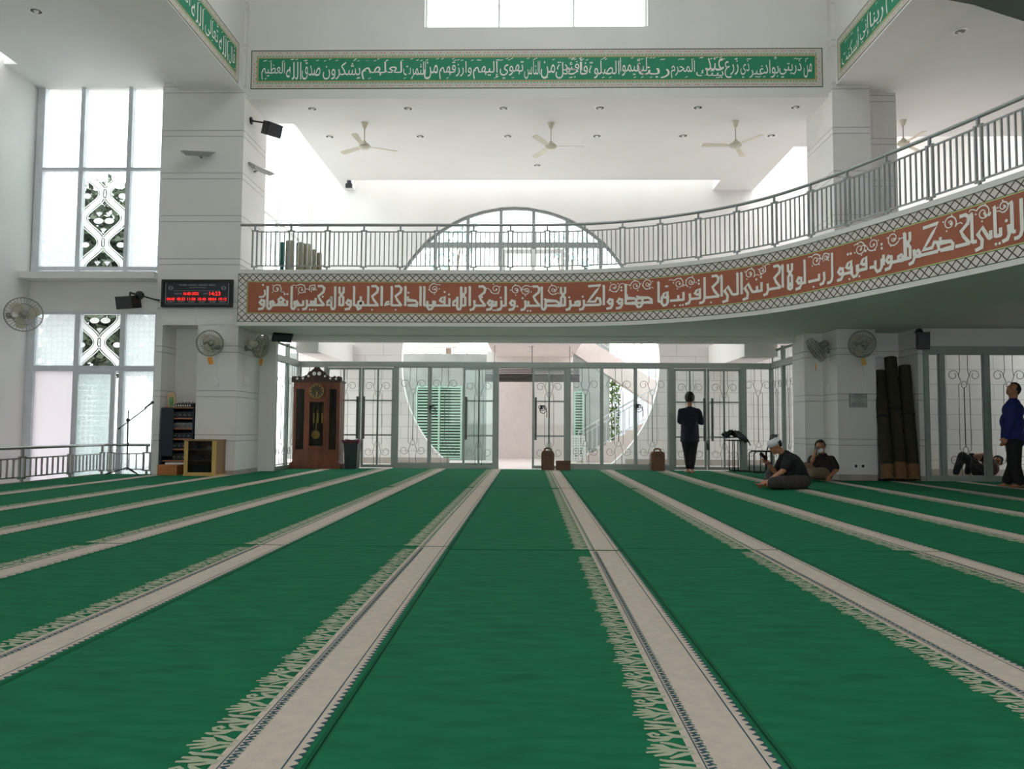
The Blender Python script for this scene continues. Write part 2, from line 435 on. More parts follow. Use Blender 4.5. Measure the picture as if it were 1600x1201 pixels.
for y in (YW, YW+T):
    for k in range(len(HZ)-1):
        q_ = 2 if HZ[k] > 3.3 else 0
        mb.quad((X0,y,HZ[k]), (HL[k],y,HZ[k]), (HL[k+1],y,HZ[k+1]), (X0,y,HZ[k+1]), q_)
        mb.quad((HR[k],y,HZ[k]), (X1,y,HZ[k]), (X1,y,HZ[k+1]), (HR[k+1],y,HZ[k+1]), q_)
    mb.quad((X0,y,7.07), (X1,y,7.07), (X1,y,9.3), (X0,y,9.3), 2)
for E_ in (HL, HR):
    for k in range(len(HZ)-1):
        mb.quad((E_[k],YW,HZ[k]), (E_[k],YW+T,HZ[k]), (E_[k+1],YW+T,HZ[k+1]), (E_[k+1],YW,HZ[k+1]), 1)
mb.box(X0-0.2, X0, YW, YW+T, -0.3, 9.3)
struct('wall_far', mb, [M_block, M_white, M_wall])
mb = MB(); mb.box(-6.2, -2.15, YW-0.015, YW, -0.02, 0.14); mb.box(2.6, 7.6, YW-0.015, YW, -0.02, 0.14); struct('baseboard_3', mb, M_skirt)
# arched window on the upper floor
wr = struct_root('window_2', (-0.43, YW+0.12, 3.96)); mb = MB(); yb = YW+0.10
for x in (-2.62, -1.72, -0.80, 0.10, 1.02, 1.95):
    d = 3.57**2-(x+0.43)**2; zt = 3.50+sqrt(d) if d > 0 else 5
    mb.box(x-0.045, x+0.045, yb, yb+0.08, 3.6, zt+0.02)
mb.box(-3.35, 2.5, yb-0.03, yb+0.10, 5.93, 6.08)
mb.tube([(-0.43+3.53*cos(t), yb+0.04, 3.50+3.53*sin(t)) for t in [radians(28+124*k/40) for k in range(41)]], 0.045, 6)
mb.build('window_frame', M_alu, wr)
mb = MB()
for a in (-0.72, 0.09, 0.90): mb.box(a-0.05, a+0.05, yb-0.06, yb-0.01, 3.6, 5.86)
mb.box(-0.77, 0.95, yb-0.06, yb-0.01, 5.76, 5.88)
mb.build('sash', M_white, wr)
mb = MB(); mb.add([(-0.43+3.5*cos(t), yb+0.04, 3.50+3.5*sin(t)) for t in [radians(3+174*k/40) for k in range(41)]], [tuple(range(41))])
mb.build('pane', M_glass, wr)
# side glazing of the upper floor
for n_, xs in ((3, -6.15),):
    r_ = struct_root(f'window_{n_}', (xs, 18.3, 3.96)); mb = MB()
    for y in (16.1, 17.1, 18.1, 19.2, 20.6): mb.box(xs-0.03, xs+0.03, y-0.03, y+0.03, 3.9, 9.2)
    for z in (3.95, 5.9, 9.2): mb.box(xs-0.03, xs+0.03, 16.0, 20.7, z-0.03, z+0.03)
    mb.build('window_frame', M_white, r_)
    MB().box(xs-0.006, xs+0.006, 16.05, 20.68, 3.95, 9.18).build('pane', M_glass, r_)

# ------------------------------------------------------------------ curved balcony
FPTS = [(-5.62,14.42),(-4.2,14.42),(-2.8,14.42),(-1.4,14.42),(-0.4,14.42),(0.3,14.41),(0.95,14.35),(1.7,14.19),(2.4,13.91),(3.1,13.5),(3.8,12.92),(4.43,12.0),(5.1,10.5),(5.73,8.85),(6.15,7.3),(6.35,5.6),(6.35,3.8)]
def crom(P, n=12):
    out = []; Q = [(2*P[0][0]-P[1][0], 2*P[0][1]-P[1][1])]+list(P)+[(2*P[-1][0]-P[-2][0], 2*P[-1][1]-P[-2][1])]
    for i in range(1, len(Q)-2):
        p0, p1, p2, p3 = Q[i-1:i+3]
        for k in range(n):
            t = k/n
            out.append(tuple(0.5*(2*p1[j]+(p2[j]-p0[j])*t+(2*p0[j]-5*p1[j]+4*p2[j]-p3[j])*t*t+(3*p1[j]-p0[j]-3*p2[j]+p3[j])*t**3) for j in (0, 1)))
    return out+[P[-1]]
FC = crom(FPTS)
for _ in range(30):
    FC = [FC[0]]+[tuple((FC[i-1][j]+2*FC[i][j]+FC[i+1][j])/4 for j in (0, 1)) for i in range(1, len(FC)-1)]+[FC[-1]]
FS = [0.0]
for a, b in zip(FC, FC[1:]): FS.append(FS[-1]+hypot(b[0]-a[0], b[1]-a[1]))
def fasc(u, off=0.0):
    u = max(0.0, min(FS[-1]-1e-6, u)); lo, hi = 0, len(FS)-1
    while hi-lo > 1:
        m = (lo+hi)//2
        if FS[m] <= u: lo = m
        else: hi = m
    t = (u-FS[lo])/(FS[hi]-FS[lo]); a, b = FC[lo], FC[hi]
    dx, dy = (b[0]-a[0])/(FS[hi]-FS[lo]), (b[1]-a[1])/(FS[hi]-FS[lo])
    return (a[0]+(b[0]-a[0])*t+dy*off, a[1]+(b[1]-a[1])*t-dx*off)
ZT, ZB = 3.96, 2.87
UE = FS[-1]
mb = MB(); N = 110
pr = [(0.0, ZT), (0.02, ZT), (0.02, ZT-0.075), (0.0, ZT-0.08), (0.0, 2.935), (0.025, 2.93), (0.025, ZB), (-0.0, ZB)]
k0 = len(mb.v)
for i in range(N+1):
    u = UE*i/N
    for off, z in pr: x, y = fasc(u, off); mb.v.append((x, y, z))
P_ = len(pr)
for i in range(N):
    for j in range(P_-1):
        mb.f.append((k0+i*P_+j, k0+(i+1)*P_+j, k0+(i+1)*P_+j+1, k0+i*P_+j+1)); mb.mi.append(0)
# soffit and deck
edge = [fasc(UE*i/N, 0.0) for i in range(N+1)]
outline = edge+[(11.8, edge[-1][1]), (11.8, 15.6), (7.46, 15.6), (7.46, 17.18), (-5.62, 17.18)]
n_ = len(outline)
for z in (ZB, ZT): mb.add([(x, y, z) for x, y in outline], [tuple(range(n_))])
for a, b in zip(outline[N+1:], outline[N+2:]+[outline[0]]): mb.quad((a[0],a[1],ZB), (b[0],b[1],ZB), (b[0],b[1],ZT), (a[0],a[1],ZT))
mb.box(-5.62, 5.5, 15.9, 16.2, ZB-0.10, ZB)             # shallow downstand under the slab
struct('slab_1', mb, M_wall)

# ------------------------------------------------------------------ tall window behind the low railing (upper and lower part)
M_frW = mat('pale_grey_window_frame', (212, 216, 222), 0.45, 0.1)
M_frost = frosted('frosted_glass', (236, 244, 246), 0.30, 0.11)
M_frostp = frosted('frosted_glass_plain', (238, 244, 248), 0.35)
M_lilac = frosted('milky_panel', (236, 234, 237), 0.02)
M_green = frosted('green_frosted_glass', (224, 235, 235), 0.06, 0.10)
M_film = frosted('white_etched_film', (250, 250, 250), 0.0)
YL = 14.95
mb = MB(); mb.box(-10.03, -7.33, 14.93, 15.25, 3.20, 3.82); mb.box(-10.03, -7.33, 14.55, 15.25, 3.82, 3.95); mb.box(-10.03, -7.33, 14.9, 15.25, 7.88, 8.9)
struct('beam_3', mb, M_wall)
def glazing(name, xs, zs, panes, extra=None):
    r = struct_root(name, (-8.75, YL, zs[0][0])); m = MB()
    z0 = zs[0][0]; z1 = zs[-1][1]
    for x, w in xs: m.box(x-w/2, x+w/2, YL-0.05, YL+0.07, z0, z1)
    for a, b in zs: m.box(xs[0][0], xs[-1][0], YL-0.045, YL+0.065, a, b)
    m.build('window_frame', M_frW, r)
    for x0, x1, a, b, mt in panes: MB().box(x0, x1, YL+0.005, YL+0.013, a, b).build('pane', mt, r)
    return r
w5 = glazing('window_5', [(-9.94, 0.15), (-9.08, 0.085), (-8.105, 0.085), (-7.40, 0.10)], [(3.95, 3.99), (4.05, 4.12), (6.085, 6.145), (7.84, 7.90)],
    [(-9.85,-9.1,6.14,7.85,M_glass), (-9.05,-8.13,6.14,7.85,M_glass), (-8.07,-7.44,6.14,7.85,M_glass), (-9.85,-9.1,4.12,6.09,M_frost), (-9.05,-8.13,4.12,6.09,M_glass), (-8.07,-7.44,4.12,6.09,M_frost),
     (-9.85,-9.1,3.98,4.06,M_frostp), (-9.05,-8.13,3.98,4.06,M_glass), (-8.07,-7.44,3.98,4.06,M_frostp)])
w6 = glazing('window_6', [(-9.95, 0.16), (-9.02, 0.10), (-8.10, 0.10), (-7.40, 0.10)], [(-0.3, -0.2), (2.02, 2.13), (3.16, 3.21)],
    [(-9.88,-9.06,2.12,3.17,M_frost), (-8.98,-8.14,2.12,3.17,M_glass), (-8.06,-7.44,2.12,3.17,M_frost), (-9.88,-9.06,-0.2,2.03,M_lilac), (-8.06,-7.44,-0.2,2.03,M_frost)])
d1 = struct_root('door_1', (-8.6, YL-0.08, 0)); mb = MB()
for a in ((-9.0, -8.93, -0.25, 2.03), (-8.27, -8.19, -0.25, 2.03), (-9.0, -8.19, 1.96, 2.03), (-9.0, -8.19, -0.25, -0.12)): mb.box(a[0], a[1], YL-0.11, YL-0.06, a[2], a[3])
mb.build('door_frame', M_frW, d1); MB().box(-8.94, -8.26, YL-0.09, YL-0.08, -0.15, 1.98).build('pane', M_green, d1)
def film(parent, z0, z1, crossings):
    m = MB(); xc = -8.59; F = lambda u, v: (u, YL-0.004, v)
    def clipv(pts): return [p for p in pts if z0 <= p[1] <= z1 and -9.03 < p[0] < -8.15]
    zc = crossings
    def off(z): return 0.045+0.37*sin(pi*(z-zc)/1.0)**2
    zz = [z0+(z1-z0)*k/90 for k in range(91)]
    for s in (1, -1):
        for d, w in ((0, 0.105), (0.085, 0.018), (-0.085, 0.018)):
            seg = []
            for z in zz:
                sl = 0.37*pi*sin(2*pi*(z-zc)); n = sqrt(1+sl*sl)
                p = (xc+s*(off(z)+d*n*0.9), z)
                if -9.04 < p[0] < -8.14: seg.append(p)
                else:
                    if len(seg) > 2: stroke(m, seg, w, F)
                    seg = []
            if len(seg) > 2: stroke(m, seg, w, F)
    # lotus flowers between the bands
    k = -4
    while k < 5:
        zf = zc+1.0*k+0.5
        for cx, cz, r in ((xc-0.11, zf-0.06, 0.10), (xc+0.11, zf-0.06, 0.10)):
            if z0+0.06 < cz < z1-0.06: m.add([F(cx+r*cos(t), cz+0.06*sin(t)) for t in [2*pi*j/12 for j in range(12)]], [tuple(range(12))])
        for cx, cz in ((xc-0.1, zf+0.07), (xc+0.1, zf+0.07), (xc, zf-0.26)):
            if z0+0.08 < cz < z1-0.08:
                for a in (-0.9, -0.45, 0, 0.45, 0.9):
                    m.add([F(cx, cz-0.05), F(cx+0.05*sin(a)-0.015, cz+0.02), F(cx+0.09*sin(a), cz+0.07*cos(a)), F(cx+0.05*sin(a)+0.015, cz+0.02)], [(0,1,2,3)])
        for cx in (-8.95, -8.23):
            cz = zf+0.5-0.05
            if z0+0.08 < cz < z1-0.08:
                m.add([F(cx+0.08*cos(t), cz+0.055*sin(t)) for t in [2*pi*j/12 for j in range(12)]], [tuple(range(12))])
        k += 1
    if m.f: m.build('etched_film_pattern', M_film, parent)
film(w5, 3.99, 6.08, 4.62); film(w6, 2.14, 3.15, 2.60)
# ------------------------------------------------------------------ glazed front under the balcony
def at_(px, py, Y):
    d = cam.matrix_world.to_3x3() @ Vector(((px-800)/FOC, (600.5-py)/FOC, -1)); t = Y/d.y; return (d.x*t, Y, 0.92+d.z*t)
YG = 17.65
def scrollwork(mb, c, z0, z1, P, r=0.0055):
    """wrought scroll ornament centred on c; P(u, z) -> point"""
    zt = z0+0.815*(z1-z0); zb = z0+0.145*(z1-z0)
    for s in (1, -1):
        mb.tube([P(c+s*0.075, z1), P(c+s*0.075, zt+0.10), P(c+s*0.10, zt+0.01), P(c+s*0.055, zt-0.10), P(c+s*0.10, zt-0.17), P(c+s*0.105, zb+0.17), P(c+s*0.055, zb+0.10), P(c+s*0.10, zb-0.01), P(c+s*0.075, zb-0.10), P(c+s*0.075, z0)], r, 5)
        for zz, up in ((zt, 1), (zb, -1)):
            pts = [(c+s*(0.20-0.10*(1-0.55*t)*cos(2*pi*1.15*t)), zz+up*(0.02+0.10*(1-0.55*t)*sin(2*pi*1.15*t))) for t in [k/22 for k in range(23)]]
            pts = [(c+s*0.055, zz-up*0.10)]+pts
            mb.tube([P(*p) for p in pts], r, 5)
    for zz in (zt-0.155, zb+0.155): mb.tube([P(c+0.05*cos(t), zz+0.06*sin(t)) for t in [2*pi*k/14 for k in range(14)]], r, 5, closed=True)
    mb.tube([P(c, zt-0.22), P(c, zb+0.22)], r*1.7, 6)
wn = [7]
def fixed_panel(x0, x1, y=YG, z0=0.12, z1=2.36, axis='X', orn=True, iron=None, oc=None):
    nm = f'window_{wn[0]}'; wn[0] += 1
    if axis == 'X': r = struct_root(nm, ((x0+x1)/2, y, z0)); P = lambda u, z: (u, y-0.018, z)
    else: r = struct_root(nm, (y, (x0+x1)/2, z0)); P = lambda u, z: (y+(0.018 if y < 0 else -0.018), u, z)
    m = MB()
    if axis == 'X': m.box(x0, x1, y-0.004, y+0.004, z0, z1)
    else: m.box(y-0.004, y+0.004, x0, x1, z0, z1)
    m.build('pane', M_glass, r)
    m = MB()
    for a in ((x0, x1, z0, z0+0.02), (x0, x1, z1-0.02, z1), (x0, x0+0.014, z0, z1), (x1-0.014, x1, z0, z1)):
        if axis == 'X': m.box(a[0], a[1], y-0.014, y+0.014, a[2], a[3])
        else: m.box(y-0.014, y+0.014, a[0], a[1], a[2], a[3])
    m.build('bead', M_alu, r)
    if orn:
        m = MB(); scrollwork(m, (x0+x1)/2 if oc is None else oc, z0, z1, P); m.build('scrollwork', iron or M_iron, r, True)
    return r
mb = MB()
mb.box(-5.42, 5.62, YG-0.06, YG+0.06, 2.355, 2.475)
for x, w in ((-5.38,.07), (-4.75,.06), (-3.10,.085), (-2.31,.05), (-0.745,.085), (0.90,.09), (1.675,.05), (2.456,.05), (3.27,.12), (4.93,.11), (5.58,.07)):
    mb.box(x-w/2, x+w/2, YG-0.05, YG+0.05, 0.0, 2.36)
for a, b in ((-5.38,-4.75), (-3.10,-0.745), (0.90,3.27), (4.93,5.58)): mb.box(a, b, YG-0.045, YG+0.045, 0.0, 0.12)
for xs in (-5.40, 5.58):
    mb.box(xs-0.05, xs+0.05, 16.0, 17.6, 2.355, 2.475); mb.box(xs-0.045, xs+0.045, 16.0, 17.6, 0, 0.1)
    for y in (16.04, 16.82): mb.box(xs-0.04, xs+0.04, y-0.035, y+0.035, 0, 2.8)
    mb.box(xs-0.02, xs+0.02, 16.0, 17.6, 2.74, 2.77)
struct('trim_2', mb, M_alud)
for a, b in ((-5.34,-4.78), (-3.05,-2.34), (-2.28,-0.79), (0.95,1.65), (1.70,2.43), (2.48,3.20), (4.99,5.54)):
    fixed_panel(a, b, oc=-1.96 if a == -2.28 else None)
for xs in (-5.40, 5.58):
    fixed_panel(16.08, 16.78, xs, axis='Y'); fixed_panel(16.86, 17.56, xs, axis='Y'); fixed_panel(16.08, 17.56, xs, 2.48, 2.74, axis='Y', orn=False)
mb = MB(); mb.box(-5.35, -4.83, 17.25, 20.7, 2.66, 3.2); mb.box(4.86, 5.6, 17.25, 20.7, 2.60, 3.2); struct('beam_4', mb, M_wall)
M_handle = mat('dull_steel_handle', (104, 110, 106), 0.5, 0.4)
dn = [2]
def glass_door(x0, x1, hx, y=YG, handle_side=1, pad=False):
    nm = f'door_{dn[0]}'; dn[0] += 1
    r = struct_root(nm, ((x0+x1)/2, y, 0)); m = MB(); w = 0.05
    for a in ((x0, x0+w, 0.02, 2.34), (x1-w, x1, 0.02, 2.34), (x0, x1, 2.29, 2.34), (x0, x1, 0.02, 0.09)): m.box(a[0], a[1], y-0.025, y+0.025, a[2], a[3])
    xm = (x0+x1)/2
    m.box(xm-0.02, xm+0.02, y-0.018, y+0.018, 0.05, 2.3)
    for z in (0.77, 1.57): m.box(x0+w, x1-w, y-0.018, y+0.018, z-0.018, z+0.018)
    m.build('door_frame', M_alud, r)
    MB().box(x0+w, x1-w, y-0.003, y+0.003, 0.09, 2.29).build('pane', M_glass, r)
    m = MB(); scrollwork(m, xm, 0.09, 2.29, lambda u, z: (u, y-0.03, z)); m.build('scrollwork', M_iron, r, True)
    m = MB(); m.cyl((hx, y-0.085, 0.68), (hx, y-0.085, 1.66), 0.028, 12)
    for z in (0.76, 1.58): m.cyl((hx, y-0.085, z), (hx, y-0.02, z), 0.012, 8)
    m.build('handle', M_handle, r, 40)
    if pad:
        m = MB(); m.box(hx+0.05, hx+0.11, y-0.07, y-0.03, 0.48, 0.62); m.tube([(hx+0.06, y-0.05, 0.62), (hx+0.06, y-0.05, 0.68), (hx+0.08, y-0.05, 0.70), (hx+0.10, y-0.05, 0.68), (hx+0.10, y-0.05, 0.62)], 0.008, 6)
        m.build('padlock', M_dark, r)
    return r
glass_door(-4.72, -3.92, -3.98); glass_door(-3.90, -3.145, -3.83)
glass_door(-1.53, -0.79, -1.45, YG-0.085, pad=False); glass_door(0.07, 0.855, 0.15)
glass_door(3.33, 4.08, 4.02, pad=True); glass_door(4.10, 4.875, 4.20)
for px, py, lb in ((673, 636, 'dark cable lock hanging on the glass frame near the louvred door view'), (846, 636, 'dark cable lock looped round the handle of the open glass door'), (996, 634, 'dark cable lock hanging on the glass frame before the outdoor stairs')):
    q = Vector((at_(px, py, 17.5))); m = MB()
    for k, (rr, dz) in enumerate(((0.06, 0.0), (0.05, -0.03), (0.07, -0.05))):
        m.tube([q+Vector((rr*1.1*cos(t)+0.02*k, 0.012*k, dz+rr*sin(t)*(0.7+0.3*k))) for t in [2*pi*j/18 for j in range(18)]], 0.007, 6, closed=True)
    m.tube([q+Vector((0.08, 0, -0.02)), q+Vector((0.13, 0, -0.10)), q+Vector((0.12, 0, -0.24))], 0.008, 6); m.box(q.x-0.03, q.x+0.03, 17.47, 17.52, q.z-0.04, q.z+0.04)
    tag(m.build('cable_lock', M_dark, loc=tuple(q)), lb, 'lock', 'cable locks on the glass doors')
# glazed wall on the right hand side
YR = 14.45; mb = MB(); mb.box(7.40, 11.8, YR-0.06, YR+0.06, 2.38, 2.53); mb.box(7.40, 11.8, YR-0.05, YR+0.05, 0.0, 0.10)
for x, w in ((7.44,.08), (7.735,.095), (8.56,.10), (9.39,.10), (10.22,.10), (11.05,.1)): mb.box(x-w/2, x+w/2, YR-0.05, YR+0.05, 0, 2.4)
struct('trim_3', mb, M_alud)
for a, b in ((7.79,8.50), (8.62,9.33), (9.45,10.16), (10.28,10.99)): fixed_panel(a, b, YR, 0.10, 2.39, iron=M_ironD)
fixed_panel(7.49, 7.68, YR, 0.10, 2.39, orn=False)
mb = MB(); mb.box(7.46, 11.8, 14.45, 14.7, 2.53, 2.87); struct('beam_5', mb, M_wall)
mb = MB(); mb.box(7.3, 16.0, 16.6, 16.75, -0.02, 3.4); struct('wall_court', mb, M_block)
mb = MB(); mb.box(7.3, 16.0, 16.58, 16.6, 0, 0.13); struct('baseboard_4', mb, M_skirt)

# ------------------------------------------------------------------ balcony frieze: painted lattice, brown band, lettering
M_br = mat('terracotta_paint', (172, 102, 79), 0.8, var=0.08, scale=1.5)
M_pink = mat('warm_grey_paint', (226, 220, 214), 0.85, var=0.03)
M_grn = mat('dark_green_line', (58, 92, 66), 0.8)
M_yel = mat('pale_yellow_green_line', (196, 206, 138), 0.8)
M_lat = mat('lattice_brown_line', (88, 74, 70), 0.8)
M_let = mat('white_lettering', (240, 238, 230), 0.8, var=0.02)
M_dotp = mat('ochre_dot', (224, 206, 176), 0.8)
def fz(off): return lambda u, v: (*fasc(u, off), v)
U1 = 19.0
fr = MB()
rect(fr, 0.02, U1, 2.955, 3.885, fz(0.002), 0, 0.15)                     # warm grey ground
rect(fr, 0.19, U1, 3.115, 3.725, fz(0.003), 1, 0.15)                     # terracotta band
for v0, v1 in ((3.877, 3.887), (2.948, 2.960)): rect(fr, 0.0, U1, v0, v1, fz(0.004), 2, 0.15)
rect(fr, 0.0, 0.012, 2.948, 3.887, fz(0.004), 2)
for v0, v1 in ((3.730, 3.738), (3.102, 3.110)): rect(fr, 0.17, U1, v0, v1, fz(0.004), 2, 0.15)
for v0, v1 in ((3.716, 3.730), (3.110, 3.124)): rect(fr, 0.178, U1, v0, v1, fz(0.005), 3, 0.15)
rect(fr, 0.178, 0.192, 3.11, 3.73, fz(0.005), 3); rect(fr, 0.170, 0.178, 3.102, 3.738, fz(0.005), 2)
pt = 0.137
k = 0
while 0.015+pt*k < U1-0.2:
    a = 0.015+pt*k
    for v0, v1 in ((2.96, 3.102), (3.738, 3.877)):
        stroke(fr, [(a, v0), (a+pt, v1)], 0.016, fz(0.005), 4); stroke(fr, [(a, v1), (a+pt, v0)], 0.016, fz(0.0056), 4)
    k += 1
for k in range(5):
    v = 3.10+0.128*k
    stroke(fr, [(0.015, v), (0.168, v+0.128)], 0.012, fz(0.005), 4); stroke(fr, [(0.015, v+0.128), (0.168, v)], 0.012, fz(0.0056), 4)
S = 1/601.0; V0 = 3.262
G = {'alef': [[(0,0),(0,215),(-8,230)]], 'lamj': [[(0,228),(0,-15),(8,-34),(25,-38),(42,-20),(45,50)]], 'laml': [[(0,228),(0,-15),(-10,-36),(-28,-38),(-42,-18),(-44,30)]],
     'lamt': [[(0,228),(0,5),(-12,-30),(-30,-42),(-62,-44)]], 'waw': [[(0,55),(-28,66),(-50,36),(-30,12),(0,18)], [(0,70),(2,0),(-18,-34),(-68,-42)]],
     'reh': [[(0,70),(4,0),(-12,-34),(-52,-44)]], 'rehs': [[(0,185),(6,130),(-14,104),(-64,100)]], 'jeem': [[(-82,228),(-30,230),(-4,205),(-14,160),(-72,112),(-52,70),(0,4)]],
     'lamalef': [[(-24,222),(-24,160),(22,96),(22,0)], [(24,222),(24,160),(-22,96),(-22,0)], [(-22,8),(22,8)]], 'tooth': [[(0,0),(0,62)]], 'tall': [[(0,0),(0,92)]],
     'heh': [[(0,110),(0,10),(-48,10),(-44,48),(0,82)]], 'hehm': [[(0,112),(0,-28),(-26,-40),(-42,-10),(-20,26),(30,44),(30,10)], [(-34,14),(-24,48),(0,60)]],
     'meem': [[(-14,8),(-12,44),(16,52),(32,28),(26,8),(-14,8)]], 'ain': [[(-36,64),(0,96),(36,64),(0,36),(-36,64)], [(-40,8),(-20,36)], [(40,8),(20,36)]],
     'feh': [[(0,0),(0,112),(-38,92),(-54,62),(-30,48),(0,56)]], 'dal': [[(-108,112),(-108,68),(-16,60),(2,34),(2,8),(-112,8)]],
     'kaf': [[(-140,222),(0,228),(-140,46),(-60,46),(-40,86),(-10,78),(0,40),(0,8)]], 'sad': [[(-172,92),(-166,64),(-44,60),(-8,36),(0,8),(-170,8)]],
     'hook': [[(-34,60),(-34,-14),(-14,-40),(14,-34),(32,-6),(34,64)]], 'yeh': [[(0,4),(-54,100),(-90,56),(-56,4),(-62,-48),(-116,-60)]],
     'hamza': [[(30,50),(2,48),(-12,30),(8,16),(36,26)], [(-30,6),(36,26)]], 'loop': [[(26*cos(2*pi*q/10), -2+26*sin(2*pi*q/10)) for q in range(11)]]}
LET = "rehs 0.52 0;dot 0.486 240;waw 0.516 0;lamj 0.579 0;meem 0.657 0;base 0.623 0.973;ain 0.842 0;tooth 0.963 0;scr 0.749 195;dot 0.91 135;dot 0.963 135;lamj 1.046 0;meem 1.124 0;base 1.114 1.284;tooth 1.274 0;dot 1.182 -45;scr 1.226 190;scs 1.454 205;reh 1.343 0;base 1.338 1.683;tooth 1.425 0;tooth 1.474 0;tall 1.513 0;jeem 1.683 0;dot 1.649 105;dot 1.406 -45;dot 1.459 -45;dot 1.518 -45;heh 1.814 0;laml 1.887 0;lamalef 2.009 0;waw 2.189 0;alef 2.252 0;base 2.252 2.729;hehm 2.383 0;alef 2.525 0;jeem 2.719 0;dot 2.602 -45;alef 2.787 0;hamza 2.884 0;alef 2.782 0;alef 2.977 0;base 2.977 3.171;jeem 3.171 0;dot 3.055 -45;alef 3.24 0;dot 3.298 155;dal 3.468 0;alef 3.531 0;alef 3.604 0;base 3.604 4.11;hook 3.721 0;scr 3.789 200;dot 3.993 165;tooth 3.809 0;feh 3.993 0;tall 4.086 0;dot 4.076 135;heh 4.237 0;laml 4.305 0;lamalef 4.353 0;alef 4.475 0;reh 4.563 0;base 4.572 4.777;jeem 4.777 0;dot 4.709 105;waw 4.903 0;hamza 4.903 120;scr 4.966 200;tooth 4.981 0;base 4.884 4.986;dot 4.927 -45;dot 4.966 -45;reh 5.078 0;dot 5.068 100;alef 5.161 0;base 5.078 5.161;waw 5.331 0;scr 5.355 190;scr 5.55 180;dot 5.385 0;reh 5.535 0;dot 5.487 95;base 5.535 5.822;tooth 5.594 0;dot 5.584 -52;dot 5.638 -52;jeem 5.813 0;lamj 5.852 0;sad 6.197 0;base 5.92 6.27;lamalef 6.255 0;scr 6.071 195;reh 6.392 0;dot 6.372 100;base 6.382 6.572;meem 6.513 0;tooth 6.572 0;reh 6.649 0;dot 6.63 105;base 6.649 6.966;kaf 6.966 0;alef 7.029 0;scr 7.218 200;dot 7.36 195;dot 7.36 160;waw 7.189 0;waw 7.369 0;alef 7.442 0;base 7.442 7.651;dal 7.642 0;hook 7.7 0;sad 7.943 0;base 7.7 7.948;scr 7.632 205;scr 7.856 215;alef 8.06 0;base 8.06 8.143;hook 8.177 0;feh 8.225 0;dot 8.201 170;dot 8.225 170;scr 8.439 190;scr 8.668 195;base 8.274 8.537;tooth 8.43 0;tall 8.527 0;dot 8.357 -50;dot 8.464 -50;dot 8.512 -50;reh 8.644 0;base 8.653 8.833;feh 8.833 0;dot 8.814 200;dot 8.814 165;lamt 8.921 0;base 8.931 9.188;jeem 9.188 0;dot 9.038 -50;alef 9.237 0;yeh 9.441 0;base 9.441 9.539;alef 9.534 0;alef 9.607 0;scr 9.762 200;yeh 9.816 0;base 9.816 10.001;tooth 9.899 0;tall 9.986 0;dot 9.889 130;dot 9.981 175;dot 9.981 145;reh 10.103 0;base 10.108 10.356;jeem 10.356 0;dot 10.254 105;scs 10.001 215;alef 10.4 0;lamalef 10.546 0;loop 10.546 0;waw 10.764 0;base 10.764 10.857;alef 10.833 0;scr 11.056 195;dot 11.003 -50;base 10.901 11.124;tooth 11.115 0;reh 11.212 0;lamt 11.372 0;scs 11.261 200;waw 11.567 0;base 11.567 11.762;feh 11.728 0;hook 11.796 0;base 11.844 12.019;tooth 11.835 0;feh 12.005 0;dot 11.674 175;dot 11.728 175;dot 11.873 -45;dot 11.689 -50;dot 11.995 165;scr 11.893 195;scr 12.126 205;scr 12.477 205;dot 12.282 150;dot 12.282 185;base 12.063 12.175;hook 12.219 0;tall 12.306 0;waw 12.438 0;base 12.438 12.681;meem 12.579 0;alef 12.666 0;lamalef 12.715 0;reh 12.812 0;meem 12.856 0;base 12.856 13.182;kaf 13.192 0;dal 13.401 0;scr 13.362 200;base 13.435 13.644;jeem 13.644 0;alef 13.678 0;base 13.678 13.741;yeh 13.907 0;base 13.892 13.931;tooth 13.926 0;scr 13.834 205;dot 13.868 180;dot 13.916 180;alef 13.989 0;base 13.989 14.067;tooth 14.058 0;dot 13.994 -50;dot 14.038 -50;reh 14.16 0;dot 14.135 100;scs 14.101 210;alef 14.208 0;base 14.208 14.252;lamt 14.33 0"
le = MB(); li = 0
for tk in LET.split(';'):
    li += 1; FL = fz(0.0075+0.0006*(li % 9)); n, u, d = tk.split(); u = float(u); d = float(d)
    if n == 'base': stroke(le, [(u, V0+0.012), (d, V0+0.012)], 0.046, FL)
    elif n == 'dot': disc(le, u, V0+d*S, 0.022, FL, 0, 4 if d < 0 else 6, pi/4)
    elif n in ('scr', 'scs'):
        r = (62 if n == 'scr' else 44)*S; v = V0+d*S; a0 = (u*7) % 6.28; sg = 1 if int(u*10) % 2 else -1
        stroke(le, spiral(u, v, r, 1.55, a0, sg), 0.017, FL, taper=lambda t: 1.1-0.4*t)
        for q in range(4):
            a = a0+q*1.5+0.4
            disc(le, u+r*0.98*cos(a), v+r*0.98*sin(a), 0.014, FL, 0, 5, a)
        disc(le, u+0.02, v-0.01, 0.022, FL, 0, 6)
        e = u+r*cos(a0); f = v+r*sin(a0)
        ex = 1 if cos(a0) > 0 else -1
        stroke(le, [(e, f), (e+ex*0.035, min(v+0.075, f+0.03)), (e+ex*0.08, min(v+0.085, f+0.035)), (e+ex*0.105, min(v+0.07, f+0.01))], 0.013, FL)
    else:
        for q, st in enumerate(G[n]): stroke(le, [(u+a*S, V0+b*S) for a, b in st], 0.046 if n not in ('hamza', 'rehs') else 0.034, fz(0.0075+0.0006*(li % 9)+0.0002*q), taper=None)
fo = fr.build('painted_frieze', [M_pink, M_br, M_grn, M_yel, M_lat], fix=False)
tag(fo, 'terracotta calligraphy frieze with lattice border along the curved balcony front', 'frieze')
le.build('lettering', M_let, fo, fix=False)

